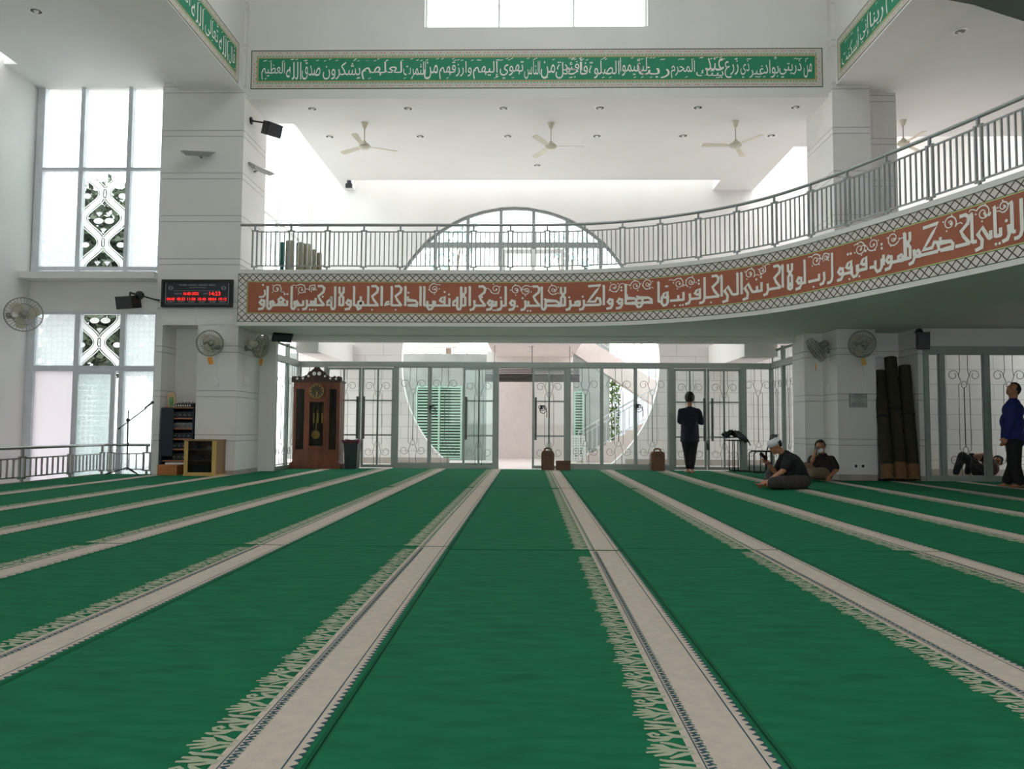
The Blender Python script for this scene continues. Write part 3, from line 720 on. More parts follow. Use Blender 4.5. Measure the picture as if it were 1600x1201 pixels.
# ------------------------------------------------------------------ green inscription bands
M_gb = mat('green_band_paint', (38, 138, 102), 0.7, var=0.05)
M_cr = mat('cream_band_paint', (206, 200, 190), 0.8, var=0.04, scale=10)
M_or = mat('ochre_line', (204, 178, 118), 0.7)
M_rose = mat('rose_motif', (202, 150, 146), 0.8); M_leaf = mat('leaf_motif', (92, 176, 118), 0.8); M_ol = mat('dark_green_outline', (48, 84, 62), 0.8)
def inscription(name, label, u0, u1, v0, v1, F, words, seed):
    """F(off) -> map(u, v)"""
    m = MB(); rnd = random.Random(seed)
    rect(m, u0, u1, v0, v1, F(0.002), 5, 1); e = 0.018
    rect(m, u0+e, u1-e, v0+e, v1-e, F(0.003), 1, 1)
    b = 0.155; rect(m, u0+b-0.03, u1-b+0.03, v0+b-0.012, v1-b+0.012, F(0.004), 4, 1)
    rect(m, u0+b-0.022, u1-b+0.022, v0+b-0.006, v1-b+0.006, F(0.005), 2, 1)
    rect(m, u0+b, u1-b, v0+b+0.012, v1-b-0.012, F(0.006), 0, 1)
    n = int((u1-u0-0.1)/0.19)
    for k in range(n):
        u = u0+0.1+0.19*(k+0.5)*(u1-u0-0.2)/(0.19*n)
        for vv, s in ((v0+0.075, 1), (v1-0.075, -1)):
            for a in (-0.028, 0.028): disc(m, u+a, vv-s*0.012, 0.017, F(0.005), 3, 5)
            for a in (-0.06, 0.06, 0.0): m.add([F(0.005)(u+a-0.026, vv+s*0.045), F(0.005)(u+a, vv+s*0.03), F(0.005)(u+a+0.026, vv+s*0.045), F(0.005)(u+a, vv+s*0.06)], [(0,1,2,3)], 6)
    for k in range(int((v1-v0-0.2)/0.12)):
        v = v0+0.16+0.12*k
        for uu, s in ((u0+0.07, 1), (u1-0.07, -1)): disc(m, uu, v, 0.018, F(0.005), 3, 5); disc(m, uu+s*0.045, v+0.05, 0.018, F(0.005), 6, 4)
    o = m.build(name, [M_gb, M_cr, M_or, M_rose, M_grn, M_ol, M_leaf], fix=False)
    tag(o, label, 'inscription')
    t = MB(); w0 = v0+b+0.035; w1 = v1-b-0.03
    w2 = []
    for wd in words:
        sp = wd[0].split(' ')
        if len(sp) == 2:
            f = len(sp[0])/(len(sp[0])+len(sp[1])); mid = wd[2]-(wd[2]-wd[1])*f; w2 += [(sp[0], mid+0.02, wd[2])+tuple(wd[3:]), (sp[1], wd[1], mid-0.02)+tuple(wd[3:])]
        else: w2.append(wd)
    for wd in w2:
        body, a, c = wd[:3]; lo, hi = (wd[3], wd[4]) if len(wd) > 3 else (0.0, 0.86)
        put_text(t, arabic(body), a, c, w0+(w1-w0)*lo, w0+(w1-w0)*hi, F(0.009))
        for q in range(max(2, int((c-a)*11))):
            u = a+(c-a)*rnd.random(); v = w0+(w1-w0)*rnd.choice([0.03, 0.9, 0.96, 0.88]); stroke(t, [(u, v), (u+0.05, v+0.022)], 0.012, F(0.0098))
    t.build('lettering', M_let, o, fix=False)
    return o
FX = lambda off: (lambda u, v: (u, 14.80-off, v))
def ux(px): return -5.628+(px-393)*(11.399/892.0)
ww = [('\u0645\u0646 \u0630\u0631\u064a\u062a\u064a', 1218, 1268), ('\u0628\u0648\u0627\u062f', 1194, 1217), ('\u063a\u064a\u0631', 1172, 1195, 0.0, 0.6), ('\u0630\u064a \u0632\u0631\u0639', 1134, 1172), ('\u0639\u0646\u062f', 1104, 1133, 0.35, 1.0), ('\u0628\u064a\u062a\u0643', 1090, 1132, 0.0, 0.5), ('\u0627\u0644\u0645\u062d\u0631\u0645', 1051, 1088),
      ('\u0631\u0628\u0646\u0627', 1000, 1049, 0.0, 0.75), ('\u0644\u064a\u0642\u064a\u0645\u0648\u0627', 972, 1014, 0.12, 1.0), ('\u0627\u0644\u0635\u0644\u0648\u0629', 924, 971), ('\u0641\u0627\u062c\u0639\u0644', 872, 922, 0.0, 0.8), ('\u0623\u0641\u0626\u062f\u0629', 874, 914, 0.4, 1.0), ('\u0645\u0646', 849, 871), ('\u0627\u0644\u0646\u0627\u0633', 823, 848),
      ('\u062a\u0647\u0648\u064a', 785, 822), ('\u0625\u0644\u064a\u0647\u0645', 743, 783), ('\u0648\u0627\u0631\u0632\u0642\u0647\u0645', 690, 741), ('\u0645\u0646', 666, 688), ('\u0627\u0644\u062b\u0645\u0631\u062a', 634, 669), ('\u0644\u0639\u0644\u0647\u0645', 568, 632), ('\u064a\u0634\u0643\u0631\u0648\u0646', 507, 566), ('\u0635\u062f\u0642', 474, 503), ('\u0627\u0644\u0644\u0647', 449, 473), ('\u0627\u0644\u0639\u0638\u064a\u0645', 410, 447)]
inscription('inscription_band', 'long green calligraphy band with cream border across the beam facing the hall', -5.63, 5.77, 7.70, 8.50, FX, [(w[0], ux(w[1]), ux(w[2]))+tuple(w[3:]) for w in ww], 1)
FLf = lambda off: (lambda u, v: (-5.75+off, u, v))
inscription('inscription_band', 'green calligraphy band on the side beam above the LED clock column', 7.0, 14.47, 7.66, 8.47, FLf,
   [('\u0642\u0627\u0644 \u0627\u0644\u0644\u0647', 13.5, 14.25), ('\u062a\u0639\u0627\u0644\u0649', 12.9, 13.45), ('\u0627\u0644\u0644\u0647', 12.35, 12.82), ('\u0627\u0644\u0630\u064a', 11.75, 12.3), ('\u062e\u0644\u0642', 11.2, 11.7), ('\u0627\u0644\u0633\u0645\u0648\u062a', 10.3, 11.1), ('\u0648\u0627\u0644\u0623\u0631\u0636', 9.4, 10.2), ('\u0648\u0623\u0646\u0632\u0644', 8.6, 9.3), ('\u0645\u0646 \u0627\u0644\u0633\u0645\u0627\u0621', 7.3, 8.5)], 2)
FRt = lambda off: (lambda u, v: (5.95-off, -u, v))
inscription('inscription_band', 'green calligraphy band on the side beam above the curved end of the balcony', -14.52, -7.0, 7.69, 8.51, FRt,
   [('\u0623\u0633\u0643\u0646\u062a', -14.3, -13.55), ('\u0625\u0646\u064a', -13.5, -13.15), ('\u0631\u0628\u0646\u0627', -13.1, -12.6), ('\u0631\u062d\u064a\u0645', -12.5, -11.9), ('\u063a\u0641\u0648\u0631', -11.85, -11.25), ('\u0641\u0625\u0646\u0643', -11.2, -10.5), ('\u0639\u0635\u0627\u0646\u064a', -10.4, -9.6), ('\u0648\u0645\u0646', -9.5, -9.0), ('\u0645\u0646\u064a', -8.9, -8.4), ('\u0641\u0625\u0646\u0647', -8.3, -7.3)], 3)

# ------------------------------------------------------------------ railings
def railing(name, label, P, posts, zs, nb, thick, mt, floor=0.0, post_w=0.084, rail_r=0.028, skip=False, tail=None):
    """P(u) -> (x, y); posts: u of each post; zs: bottom rail, top rail, handrail"""
    zb, zt, zh = zs; p0 = P(posts[0]); root = thing(name, label, 'railing', (p0[0], p0[1], floor))
    us = []
    for a, b in zip(posts, posts[1:]): us += [a+(b-a)*k/6 for k in range(6)]
    us.append(posts[-1])
    if skip: us = us[1:]
    if tail: us = [tail[0]]+us+[tail[1]]
    m = MB(); m.tube([(*P(u), zh) for u in us], rail_r, 8); m.build('handrail', mt, root, 50)
    base = None
    hw = post_w/2
    for u in posts[1 if skip else 0:]:
        m = MB(); a = P(u-hw); b = P(u+hw); c = P(u); t = thick
        for q in (a, b): m.bar((*q, zb-0.02), (*q, zt+0.02), t*1.15)
        e = P(u-hw-t*0.9); f = P(u+hw+t*0.9)
        for z in (zb-0.02, zt+0.02): m.bar((*e, z), (*f, z), t, t)
        m.bar((*c, floor), (*c, zb-0.02), t*1.3); m.bar((*c, zt+0.02), (*c, zh), t*1.3)
        m.bar((c[0]-0.03, c[1], floor+0.006), (c[0]+0.03, c[1], floor+0.006), 0.06, 0.012)
        m.build('post', mt, root)
    bme = None
    for a, b in zip(posts, posts[1:]):
        a2 = a+hw+(0.04 if skip and a == posts[0] else 0); b2 = b-hw; n = 4
        for z in (zt, zb):
            m = MB()
            for k in range(n): m.bar((*P(a2+(b2-a2)*k/n), z), (*P(a2+(b2-a2)*(k+1)/n), z), thick, thick*0.8)
            pan = m.build('panel_rail', mt, root)
        for k in range(nb):
            q = P(a2+(b2-a2)*(k+1)/(nb+1))
            if bme is None:
                bo = MB().box(-thick*0.4, thick*0.4, -thick*0.4, thick*0.4, zb, zt).build('baluster', mt); bme = bo.data
                bo.parent = pan
            else:
                bo = bpy.data.objects.new('baluster', bme); COL.objects.link(bo); bo.parent = pan
            bo.location = (q[0]-root.location.x, q[1]-root.location.y, -root.location.z)
    return root
PB = [0.284+0.7085*k for k in range(26)]
RP = lambda u: fasc(u, -0.06)
railing('balcony_railing', 'silver railing on the straight part of the balcony, by the rolled mats', RP, PB[:10], (4.05, 4.715, 4.85), 6, 0.027, M_rail, ZT, tail=(0.0, PB[9]))
railing('balcony_railing', 'silver railing curving round the balcony end past the square column', RP, PB[9:], (4.05, 4.715, 4.85), 6, 0.027, M_rail, ZT, skip=True, tail=(PB[9]+0.012, PB[-1]+0.3))
LP = [(-8.2, 4.0), (-8.2, 14.60), (-7.36, 14.72)]
def PL(u):
    if u < 10.6: return (-8.2, 4.0+u)
    t = (u-10.6)/0.85; return (-8.2+0.84*t, 14.60+0.12*t)
railing('floor_railing', 'low polished steel railing on the floor before the tall window', PL, [5.6, 6.9, 8.2, 9.5, 10.52], (0.10, 0.40, 0.57), 7, 0.028, M_chrome, 0.0, post_w=0.12, rail_r=0.026, tail=(4.9, 10.6))
railing('floor_railing', 'short steel railing return behind the microphone stand', PL, [10.72, 11.38], (0.10, 0.40, 0.57), 3, 0.024, M_chrome, 0.0, post_w=0.12, rail_r=0.026, tail=(10.6, 11.43))
# ------------------------------------------------------------------ prayer carpet strips
M_pile = mat('green_carpet_pile', (21, 106, 70), 0.95, var=0.2, scale=7.0, bump=0.5, bscale=260, sheen=0.35, spec=0.15, stretch=(0.6, 2.2, 1))
M_band = mat('cream_carpet_border', (198, 186, 172), 0.95, var=0.07, scale=22, bump=0.3, bscale=200, spec=0.15)
M_cleaf = mat('pale_green_carpet_motif', (164, 174, 148), 0.95, var=0.06, scale=20, spec=0.15)
M_navy = mat('navy_carpet_line', (52, 84, 92), 0.95, spec=0.15)
M_edge = mat('dark_green_binding', (20, 92, 62), 0.9, spec=0.15); M_teal = mat('muted_green_carpet_line', (96, 134, 112), 0.95, spec=0.15)
FRINGE = [([(-.01,.045),(.04,.05),(.075,.04),(.118,.03)],.012,1), ([(.04,.05),(.08,.062),(.112,.058)],.012,1), ([(.045,.05),(.07,.078),(.098,.082)],.012,1), ([(.03,.048),(.06,.022),(.10,.008)],.012,1), ([(-.01,.065),(.015,.07),(.04,.09),(.07,.10)],.012,1), ([(-.01,.03),(.01,.025),(.035,.01),(.06,-.008)],.012,1),
          ([(-.01,.14),(.03,.142),(.06,.135),(.085,.14),(.092,.158),(.078,.168),(.066,.158),(.072,.15)],.012,0), ([(.03,.142),(.05,.12),(.085,.112),(.102,.118)],.012,1), ([(.0,.15),(.02,.15),(.04,.165),(.055,.178)],.012,1),
          ([(-.01,.21),(.03,.213),(.06,.205),(.10,.20)],.013,1), ([(.03,.213),(.06,.225),(.095,.228)],.013,1), ([(-.01,.24),(.03,.25),(.07,.252),(.09,.262)],.012,1), ([(-.01,.198),(.01,.195),(.03,.185),(.06,.183)],.011,1)]
def carpet(name, label, x0, x1, ya, yb, zt=0.012, detail=1, grp=None):
    m = MB(); w = x1-x0; rnd = random.Random(int(x0*100)+int(ya*10))
    # body with rounded bound edges and a very slight waviness of the ends
    nx = 6; ny = max(2, int((yb-ya)/0.5)); k = len(m.v)
    for j in range(ny+1):
        y = ya+(yb-ya)*j/ny
        for i, (fx, z) in enumerate([(0, -0.011), (0.0, zt*0.6), (0.010, zt), (0.034, zt), (w-0.03, zt), (w-0.010, zt), (w, zt*0.6), (w, -0.011)]):
            m.v.append((x0+fx, y, z))
    for j in range(ny):
        for i in range(7):
            a = k+j*8+i; m.f.append((a, a+1, a+9, a+8)); m.mi.append(4 if i in (0, 1, 5, 6) else 0)
    m.f.append(tuple(k+i for i in range(8))); m.mi.append(4); m.f.append(tuple(k+ny*8+i for i in reversed(range(8)))); m.mi.append(4)
    F = lambda d: (lambda u, v: (u, v, zt+d)); xe = x1-0.02
    a, b = ya+0.004, yb-0.004
    def lane(u0, u1, d, mi): m.add([F(d)(u0, a), F(d)(u1, a), F(d)(u1, b), F(d)(u0, b)], [(0,1,2,3)], mi)
    lane(xe-0.235, xe-0.004, 0.0008, 1)
    lane(xe-0.040, xe-0.035, 0.0016, 3)
    if detail:
        lane(xe-0.212, xe-0.208, 0.0016, 3)
        y = a; st = 0.038 if detail > 1 else 0.076
        while y < b-st:
            m.add([F(0.0016)(xe-0.003, y), F(0.0016)(xe-0.003, y+st*0.8), F(0.0016)(xe-0.022, y+st*0.4)], [(0,1,2)], 3)       # saw-tooth edge
            y += st
        if detail > 1:
            y = a+0.01
            while y < b-0.05:                                                                                          # small running motif
                stroke(m, [(xe-0.204, y), (xe-0.186, y+0.010), (xe-0.200, y+0.022), (xe-0.182, y+0.030)], 0.010, F(0.0016), 3)
                disc(m, xe-0.183, y+0.005, 0.006, F(0.0017), 5, 5)
                y += 0.040
        else: lane(xe-0.203, xe-0.190, 0.0016, 5)
        y = a+0.02; c = xe-0.233                                                                                        # leafy fringe
        T1 = lambda t: 0.75+0.75*sin(pi*min(1, t*1.05)); T2 = lambda t: 1.0
        while y < b-0.30:
            for q_, (pl, w_, tp) in enumerate(FRINGE): stroke(m, [(c-p*1.06, y+q) for p, q in pl], w_*(1.12 if detail > 1 else 1.3), F(0.0010+0.0001*q_), 2, 0.03 if detail > 1 else 0.3, T1 if tp else T2)
            y += 0.28
    o = m.build(name, [M_pile, M_band, M_cleaf, M_navy, M_edge, M_teal], fix=False, loc=((x0+x1)/2, (ya+yb)/2, 0))
    tag(o, label, 'carpet', grp); return o
EDGES = [-8.20, -6.93, -5.64, -4.375, -3.115, -1.855, -0.595, 0.715, 1.945, 3.185, 4.415, 5.655, 6.895, 8.135, 9.375]
ORD = ['', 'first', 'second', 'third', 'fourth', 'fifth', 'sixth', 'seventh', 'eighth']
ROWS = [(-1.2, 5.93, 'row nearest the camera'), (5.945, 12.0, 'row between the cross seams'), (12.02, 17.52, 'farthest row')]
for i in range(len(EDGES)-1):
    k = i-6
    for r, (ya, yb, rt) in enumerate(ROWS):
        x0, x1 = EDGES[i], EDGES[i+1]
        xm = min(abs(x0), abs(x1))
        if xm > 0.70*yb+1.4: continue
        if r == 2:
            if x1 < -5.5: yb = 14.62
            if x0 > 5.6: yb = 14.38
            if x0 > 6.5: rt = 'farthest row'
        if k == 0:
            ya2 = ya-0.10 if r else ya; yb2 = yb-0.12 if r < 2 else yb; where = 'middle strip'
        else: ya2, yb2 = ya, yb; where = f'{ORD[abs(k)]} {"right" if k > 0 else "left"} of the middle strip'
        carpet('carpet_strip', f'green carpet strip, {where}, {rt}', x0+0.002, x1-0.002, ya2, yb2, 0.012, 2 if r == 0 and abs(k) < 3 else 1 if r < 2 else (1 if abs(k) < 4 else 0), 'green prayer carpet strips')
# ------------------------------------------------------------------ ceiling fans and recessed lights
def frame_of(n, up=(0, 0, 1)):
    n = Vector(n).normalized(); x = Vector(up).cross(n)
    x = x.normalized() if x.length > 1e-4 else Vector((1, 0, 0)); y = n.cross(x)
    return Matrix((x, y, n)).transposed()
def ceiling_fan(x, y, z, rot, label):
    r = thing('ceiling_fan', label, 'ceiling fan', (x, y, z), 'ceiling fans')
    m = MB(); m.lathe([(0.02, -0.13), (0.045, -0.10), (0.075, -0.02), (0.08, 0.0)], (x, y, z), 16); m.build('canopy', M_cream, r, 40)
    m = MB(); m.cyl((x, y, z-0.44), (x, y, z-0.10), 0.013, 10); m.build('down_rod', M_cream, r, True)
    m = MB(); m.lathe([(0.02, -0.58), (0.075, -0.575), (0.125, -0.54), (0.13, -0.50), (0.10, -0.465), (0.05, -0.44), (0.03, -0.40)], (x, y, z), 24); m.build('motor_housing', M_cream, r, 40)
    for k in range(3):
        a = rot+2*pi*k/3; R_ = Matrix.Rotation(a, 4, 'Z') @ Matrix.Rotation(radians(10), 4, 'X')
        T_ = Matrix.Translation((x, y, z-0.52))
        m = MB(); m.prism([(0.10,-0.03),(0.22,-0.055),(0.70,-0.065),(0.72,-0.04),(0.72,0.04),(0.70,0.065),(0.22,0.055),(0.10,0.03)], -0.004, 0.004, axis='Z')
        m.v = [tuple(T_ @ R_ @ Vector(v)) for v in m.v]; b = m.build('blade', M_cream, r)
    return r
f1 = ceiling_fan(-3.59, 16.05, 7.52, radians(25), 'cream ceiling fan nearest the upper window wall beside the square column')
dup(f1, (0.44, 16.1, 7.52), 'cream ceiling fan above the middle of the balcony', radians(-25))
dup(f1, (4.38, 16.04, 7.52), 'cream ceiling fan over the balcony, closest to the notice column', radians(38))
dup(f1, (8.19, 16.58, 7.76), 'cream ceiling fan half hidden behind the square column over the curved balcony', radians(14))
def downlight(x, y, z, label, g='recessed ceiling lights'):
    r = thing('downlight', label, 'ceiling light', (x, y, z), g)
    m = MB(); m.lathe([(0.085, -0.012), (0.12, -0.008), (0.125, 0.0), (0.085, 0.0)], (x, y, z), 20, cap=False); m.build('trim_ring', M_white, r, 40)
    m = MB(); m.lathe([(0.001, -0.004), (0.087, -0.006), (0.087, 0.0)], (x, y, z), 20, cap=False); m.build('reflector', M_dlt, r)
    m = MB(); m.lathe([(0.002, -0.035), (0.03, -0.032), (0.042, -0.015), (0.045, 0.0)], (x, y, z), 14); m.build('bulb', M_white, r, True)
    return r
M_dlt = mat('dull_reflector', (70, 70, 68), 0.35, 0.5)
d0 = downlight(-4.52, 15.3, 7.52, 'round ceiling light at the column end of the near row')
row1 = [-2.53, -0.56, 1.42, 3.42, 5.40]
nm1 = ['second', 'third', 'fourth', 'fifth', 'sixth']
for x, n in zip(row1, nm1): dup(d0, (x, 15.3, 7.52), f'round ceiling light, {n} from the square clock column in the near row')
row2 = [-4.55, -2.49, -0.51, 1.49, 3.42, 5.38]
for x, n in zip(row2, ['first']+nm1): dup(d0, (x, 16.8, 7.52), f'round ceiling light, {n} from the clock column in the row level with the fans')
dup(d0, (0.17, 18.7, 7.52), 'single round ceiling light behind the middle fan')
dup(d0, (-8.21, 12.07, 7.80), 'round ceiling light over the tall window corner')
dup(d0, (7.33, 12.8, 7.76), 'round ceiling light above the curved balcony end')
for q in ((0.05, 21.6, 3.28), (0.05, 22.9, 3.28)):
    dup(d0, q, 'small ceiling light in the porch ceiling outside the doors, %s of the two' % ('nearer' if q[1] < 22 else 'farther'))
# cctv dome at the ceiling edge
m = MB(); m.cyl((-4.84, 19.9, 7.52), (-4.84, 19.9, 7.44), 0.06, 12); m.box(-4.93, -4.76, 19.86, 19.94, 7.33, 7.44)
tag(m.build('camera_unit', M_dark, loc=(-4.84, 19.9, 7.52)), 'tiny dark camera hanging at the bright corner of the upper ceiling', 'camera')

# ------------------------------------------------------------------ wall fans
M_cage = mat('grey_cage_wire', (150, 148, 140), 0.4, 0.4); M_blade = mat('beige_fan_blade', (196, 190, 172), 0.5); M_tag = mat('orange_tag', (224, 146, 52), 0.7); M_tagy = mat('yellow_tag', (206, 170, 84), 0.7)
def wall_fan(c, n, wall, R, label, tagc=None, cord=0.0, cordx=0.0, hood=False):
    """c: cage centre, n: facing direction, wall: point on the wall the bracket meets"""
    c = Vector(c); n = Vector(n).normalized(); w = Vector(wall); Mx = frame_of(n); r = thing('wall_fan', label, 'fan', tuple(w), 'wall fans')
    L = lambda u, v, d: tuple(c+Mx @ Vector((u, v, d)))
    m = MB()
    for rr, d in ((R, 0.0), (R*0.98, 0.05), (R*0.98, -0.05), (R*0.62, 0.085), (R*0.25, 0.10), (R*0.62, -0.085)):
        m.tube([L(rr*cos(t), rr*sin(t), d) for t in [2*pi*k/36 for k in range(36)]], 0.005 if d else 0.009, 5, closed=True)
    for k in range(32):
        a = 2*pi*k/32
        for s in (1, -1): m.tube([L(R*cos(a), R*sin(a), 0.0), L(R*0.98*cos(a), R*0.98*sin(a), 0.05*s), L(R*0.62*cos(a+0.05), R*0.62*sin(a+0.05), 0.085*s), L(0.05*cos(a+0.1), 0.05*sin(a+0.1), 0.10*s)], 0.0028, 4)
    m.build('cage', M_cage, r)
    m = MB()
    for k in range(3):
        a = 2*pi*k/3+0.5
        pts = [(0.03,-0.3),(0.35,-0.62),(0.78,-0.50),(0.88,-0.05),(0.72,0.28),(0.35,0.22)]
        P = [(R*(u*cos(a)-v*sin(a)*0.7), R*(u*sin(a)+v*cos(a)*0.7), 0.03*v) for u, v in pts]
        m.add([L(*p) for p in P]+[L(p[0], p[1], p[2]-0.006) for p in P], [tuple(range(6)), tuple(range(11, 5, -1))]+[(q, 6+q, 6+(q+1) % 6, (q+1) % 6) for q in range(6)])
    m.build('blade_rotor', M_blade, r)
    m = MB(); m.tube([L(0,0,-0.09), L(0,0,-0.13), L(0,0,-0.24), L(0,0,-0.27)], [0.055, 0.075, 0.065, 0.03], 14); m.build('motor', M_cage if not hood else M_blade, r, True); m = MB(); m.lathe([(0.0, 0.115), (0.045, 0.11), (0.05, 0.09)], c, 14, M=Mx.to_4x4(), cap=False); m.build('hub_cap', M_cage, r, True)
    m = MB(); b = Vector(L(0, 0, -0.18)); up = Vector((0, 0, -0.14)); m.tube([b, b+up, w+(b+up-w)*0.5, w], 0.022, 8); nn = (b-w); nn.z = 0
    ax = Vector((1, 0, 0)) if abs(nn.x) > abs(nn.y) else Vector((0, 1, 0)); ax *= (1 if nn.dot(ax) > 0 else -1)
    m.tube([w, w+ax*0.03], 0.06, 12); m.build('bracket', M_cage, r, True)
    if tagc:
        m = MB(); q = c-Vector((0, 0, R+0.05))+n*0.02; s = Mx @ Vector((1, 0, 0))
        m.bar(q+Vector((0,0,0.03)), q-Vector((0,0,0.10))+s*0.03, 0.008, 0.085, up=tuple(s)); m.build('paper_tag', tagc, r)
    if cord:
        m = MB(); m.tube([w-Vector((0,0,0.03)), w+ax*0.012-Vector((0,0,cord*0.5)), w+ax*0.012-Vector((0,0,cord))], 0.006, 5)
        e = w+ax*0.02-Vector((0,0,cord+0.06)); m.box(e.x-0.035, e.x+0.035, e.y-0.035 if abs(ax.x) > 0 else e.y-0.02, e.y+0.035 if abs(ax.x) > 0 else e.y+0.02, e.z-0.08, e.z+0.08)
        m.build('speed_switch', M_white, r)
    return r
def at(px, py, Y):
    """point seen at a pixel of the 1600 x 1201 photograph at depth Y (a measuring aid)"""
    d = cam.matrix_world.to_3x3() @ Vector(((px-800)/FOC, (600.5-py)/FOC, -1)); t = Y/d.y; return (d.x*t, Y, 0.92+d.z*t)
wall_fan(at(328, 536, 14.28), (0.62, -0.75, -0.12), at(341, 542, 14.7), 0.245, 'wall fan with orange tag on the front of the clock column', M_tag, 0.62)
c = at(409, 541, 15.3); wall_fan((c[0]+0.02, 15.2, c[2]), (0.55, 0.75, -0.12), (-5.70, 15.1, c[2]-0.06), 0.235, 'wall fan with orange tag on the inner side of the clock column', M_tag, 0.6, hood=True)
c = at(1266, 546, 15.0); wall_fan((5.62, 15.0, c[2]), (-0.78, 0.16, -0.55), (5.87, 15.0, c[2]-0.02), 0.25, 'wall fan turned edge-on with orange tag on the flank of the notice column', M_tag, 0.70)
wall_fan(at(1347, 537, 14.2), (0.02, -0.9, -0.2), at(1348, 544, 14.62), 0.245, 'wall fan with yellow tag on the front of the notice column, above the notice', M_tagy, 0.62)
wall_fan((-9.62, 14.17, at(20, 491, 14.17)[2]), (0.62, -0.75, -0.1), (-10.03, 14.32, at(20, 491, 14.17)[2]), 0.32, 'large wall fan on the plain wall beside the tall window')

# ------------------------------------------------------------------ speakers, floodlights
def speaker(name, label, c, size, n, wall, cable=None):
    w, h, d = size; r = thing(name, label, 'speaker', c); Mx = frame_of(n); T_ = Matrix.Translation(c) @ Mx.to_4x4()
    m = MB(); f = 0.8
    P = [(-w/2,-h/2,d/2),(w/2,-h/2,d/2),(w/2,h/2,d/2),(-w/2,h/2,d/2),(-w/2*f,-h/2,-d/2),(w/2*f,-h/2,-d/2),(w/2*f,h/2,-d/2),(-w/2*f,h/2,-d/2)]
    m.add([tuple(T_ @ Vector(p)) for p in P], [(0,1,2,3),(7,6,5,4),(0,4,5,1),(1,5,6,2),(2,6,7,3),(3,7,4,0)]); m.build('cabinet', M_black, r)
    m = MB(); P = [(-w/2*0.92,-h/2*0.92,d/2),(w/2*0.92,-h/2*0.92,d/2),(w/2*0.92,h/2*0.92,d/2),(-w/2*0.92,h/2*0.92,d/2)]
    P = P+[(p[0]*0.96, p[1]*0.96, d/2+0.012) for p in P]; m.add([tuple(T_ @ Vector(p)) for p in P], [(4,5,6,7),(0,1,5,4),(1,2,6,5),(2,3,7,6),(3,0,4,7)]); m.build('grille', M_dark, r)
    if wall is not None:
        m = MB(); w_ = Vector(wall); b = Vector(c)+Vector((0,0,h/2)); 
        m.tube([w_, Vector((b.x, b.y, w_.z)), b], 0.018, 8); ax = Vector(c)-w_; ax = Vector((1 if ax.x > 0 else -1, 0, 0)) if abs(ax.x) > abs(ax.y) else Vector((0, 1 if ax.y > 0 else -1, 0))
        m.tube([w_, w_+ax*0.025], 0.075, 14); m.build('bracket', M_black, r, True)
    return r
speaker('speaker', 'dark speaker on a bracket high on the inner side of the clock column', at(424, 202, 15.2), (0.34, 0.26, 0.26), (0.75, -0.6, -0.35), (-5.70, 15.05, at(405, 187, 15.0)[2]))
c = at(202, 472, 14.3); s_ = speaker('speaker', 'black speaker with round clamp hanging beside the LED board', c, (0.40, 0.24, 0.26), (-0.25, -0.9, -0.2), None)
m = MB(); q = at(218, 461, 14.3); m.ellip(q, (0.085, 0.085, 0.085), 16, 10); m.tube([at(203, 457, 14.3), at(214, 460, 14.3), q], 0.02, 8); m.tube([at(203, 457, 14.3), at(203, 466, 14.3)], 0.016, 8); m.tube([q, (-7.33, 14.6, q[2]-0.03), (-7.28, 14.70, q[2]-0.03)], 0.014, 8); m.build('clamp_arm', M_black, s_, True)
speaker('speaker', 'dark speaker under the balcony edge beside the clock column', at(440, 523, 15.6), (0.40, 0.22, 0.2), (0.35, -0.55, -0.75), (-5.2, 15.7, 2.87) if False else None)
speaker('speaker', 'black speaker on the wall end above the leaning carpet rolls', at(1441, 532, 14.3), (0.22, 0.32, 0.2), (-0.25, -0.95, -0.1), (7.34, 14.45, at(1441, 532, 14.3)[2]+0.17))
speaker('speaker', 'black speaker behind the upper shaft of the notice column', (7.50, 16.15, at(1411, 206, 16.1)[2]), (0.2, 0.42, 0.24), (0.5, -0.8, -0.2), (7.38, 15.9, at(1411, 206, 16.1)[2]+0.25))
def floodlight(label, c, n, wall):
    r = thing('floodlight', label, 'floodlight', c, 'wall floodlights'); Mx = frame_of(n); T_ = Matrix.Translation(c) @ Mx.to_4x4(); m = MB()
    P = [(-0.30,-0.08,0),(0.30,-0.08,0),(0.34,0.10,0),(-0.34,0.10,0),(-0.20,-0.05,-0.09),(0.20,-0.05,-0.09),(0.20,0.06,-0.09),(-0.20,0.06,-0.09)]
    m.add([tuple(T_ @ Vector(p)) for p in P], [(0,1,2,3),(7,6,5,4),(0,4,5,1),(1,5,6,2),(2,6,7,3),(3,7,4,0)]); m.build('housing', M_fl, r)
    m = MB(); m.add([tuple(T_ @ Vector(p)) for p in ((-0.26,-0.055,0.006),(0.26,-0.055,0.006),(0.29,0.075,0.006),(-0.29,0.075,0.006),(-0.26,-0.055,0.0),(0.26,-0.055,0.0),(0.29,0.075,0.0),(-0.29,0.075,0.0))], [(0,1,2,3),(0,4,5,1),(1,5,6,2),(2,6,7,3),(3,7,4,0)]); m.build('lens', M_fll, r)
    m = MB(); m.tube([wall, Vector(wall)*0.3+Vector(c)*0.7, c], 0.02, 8); m.build('bracket', M_fl, r, True)
M_fl = mat('pale_grey_casting', (176, 176, 174), 0.5, 0.2); M_fll = mat('floodlight_lens', (206, 206, 204), 0.2)
c = at(308, 236, 14.5); floodlight('pale floodlight on the front of the clock column, high up', c, (0.05, -0.35, 0.94), (c[0], 14.70, c[2]-0.06))
c = at(414, 264, 15.3); floodlight('pale floodlight on the inner side of the clock column below the speaker', (-5.50, 15.25, c[2]), (0.45, -0.2, 0.87), (-5.70, 15.3, c[2]-0.06))

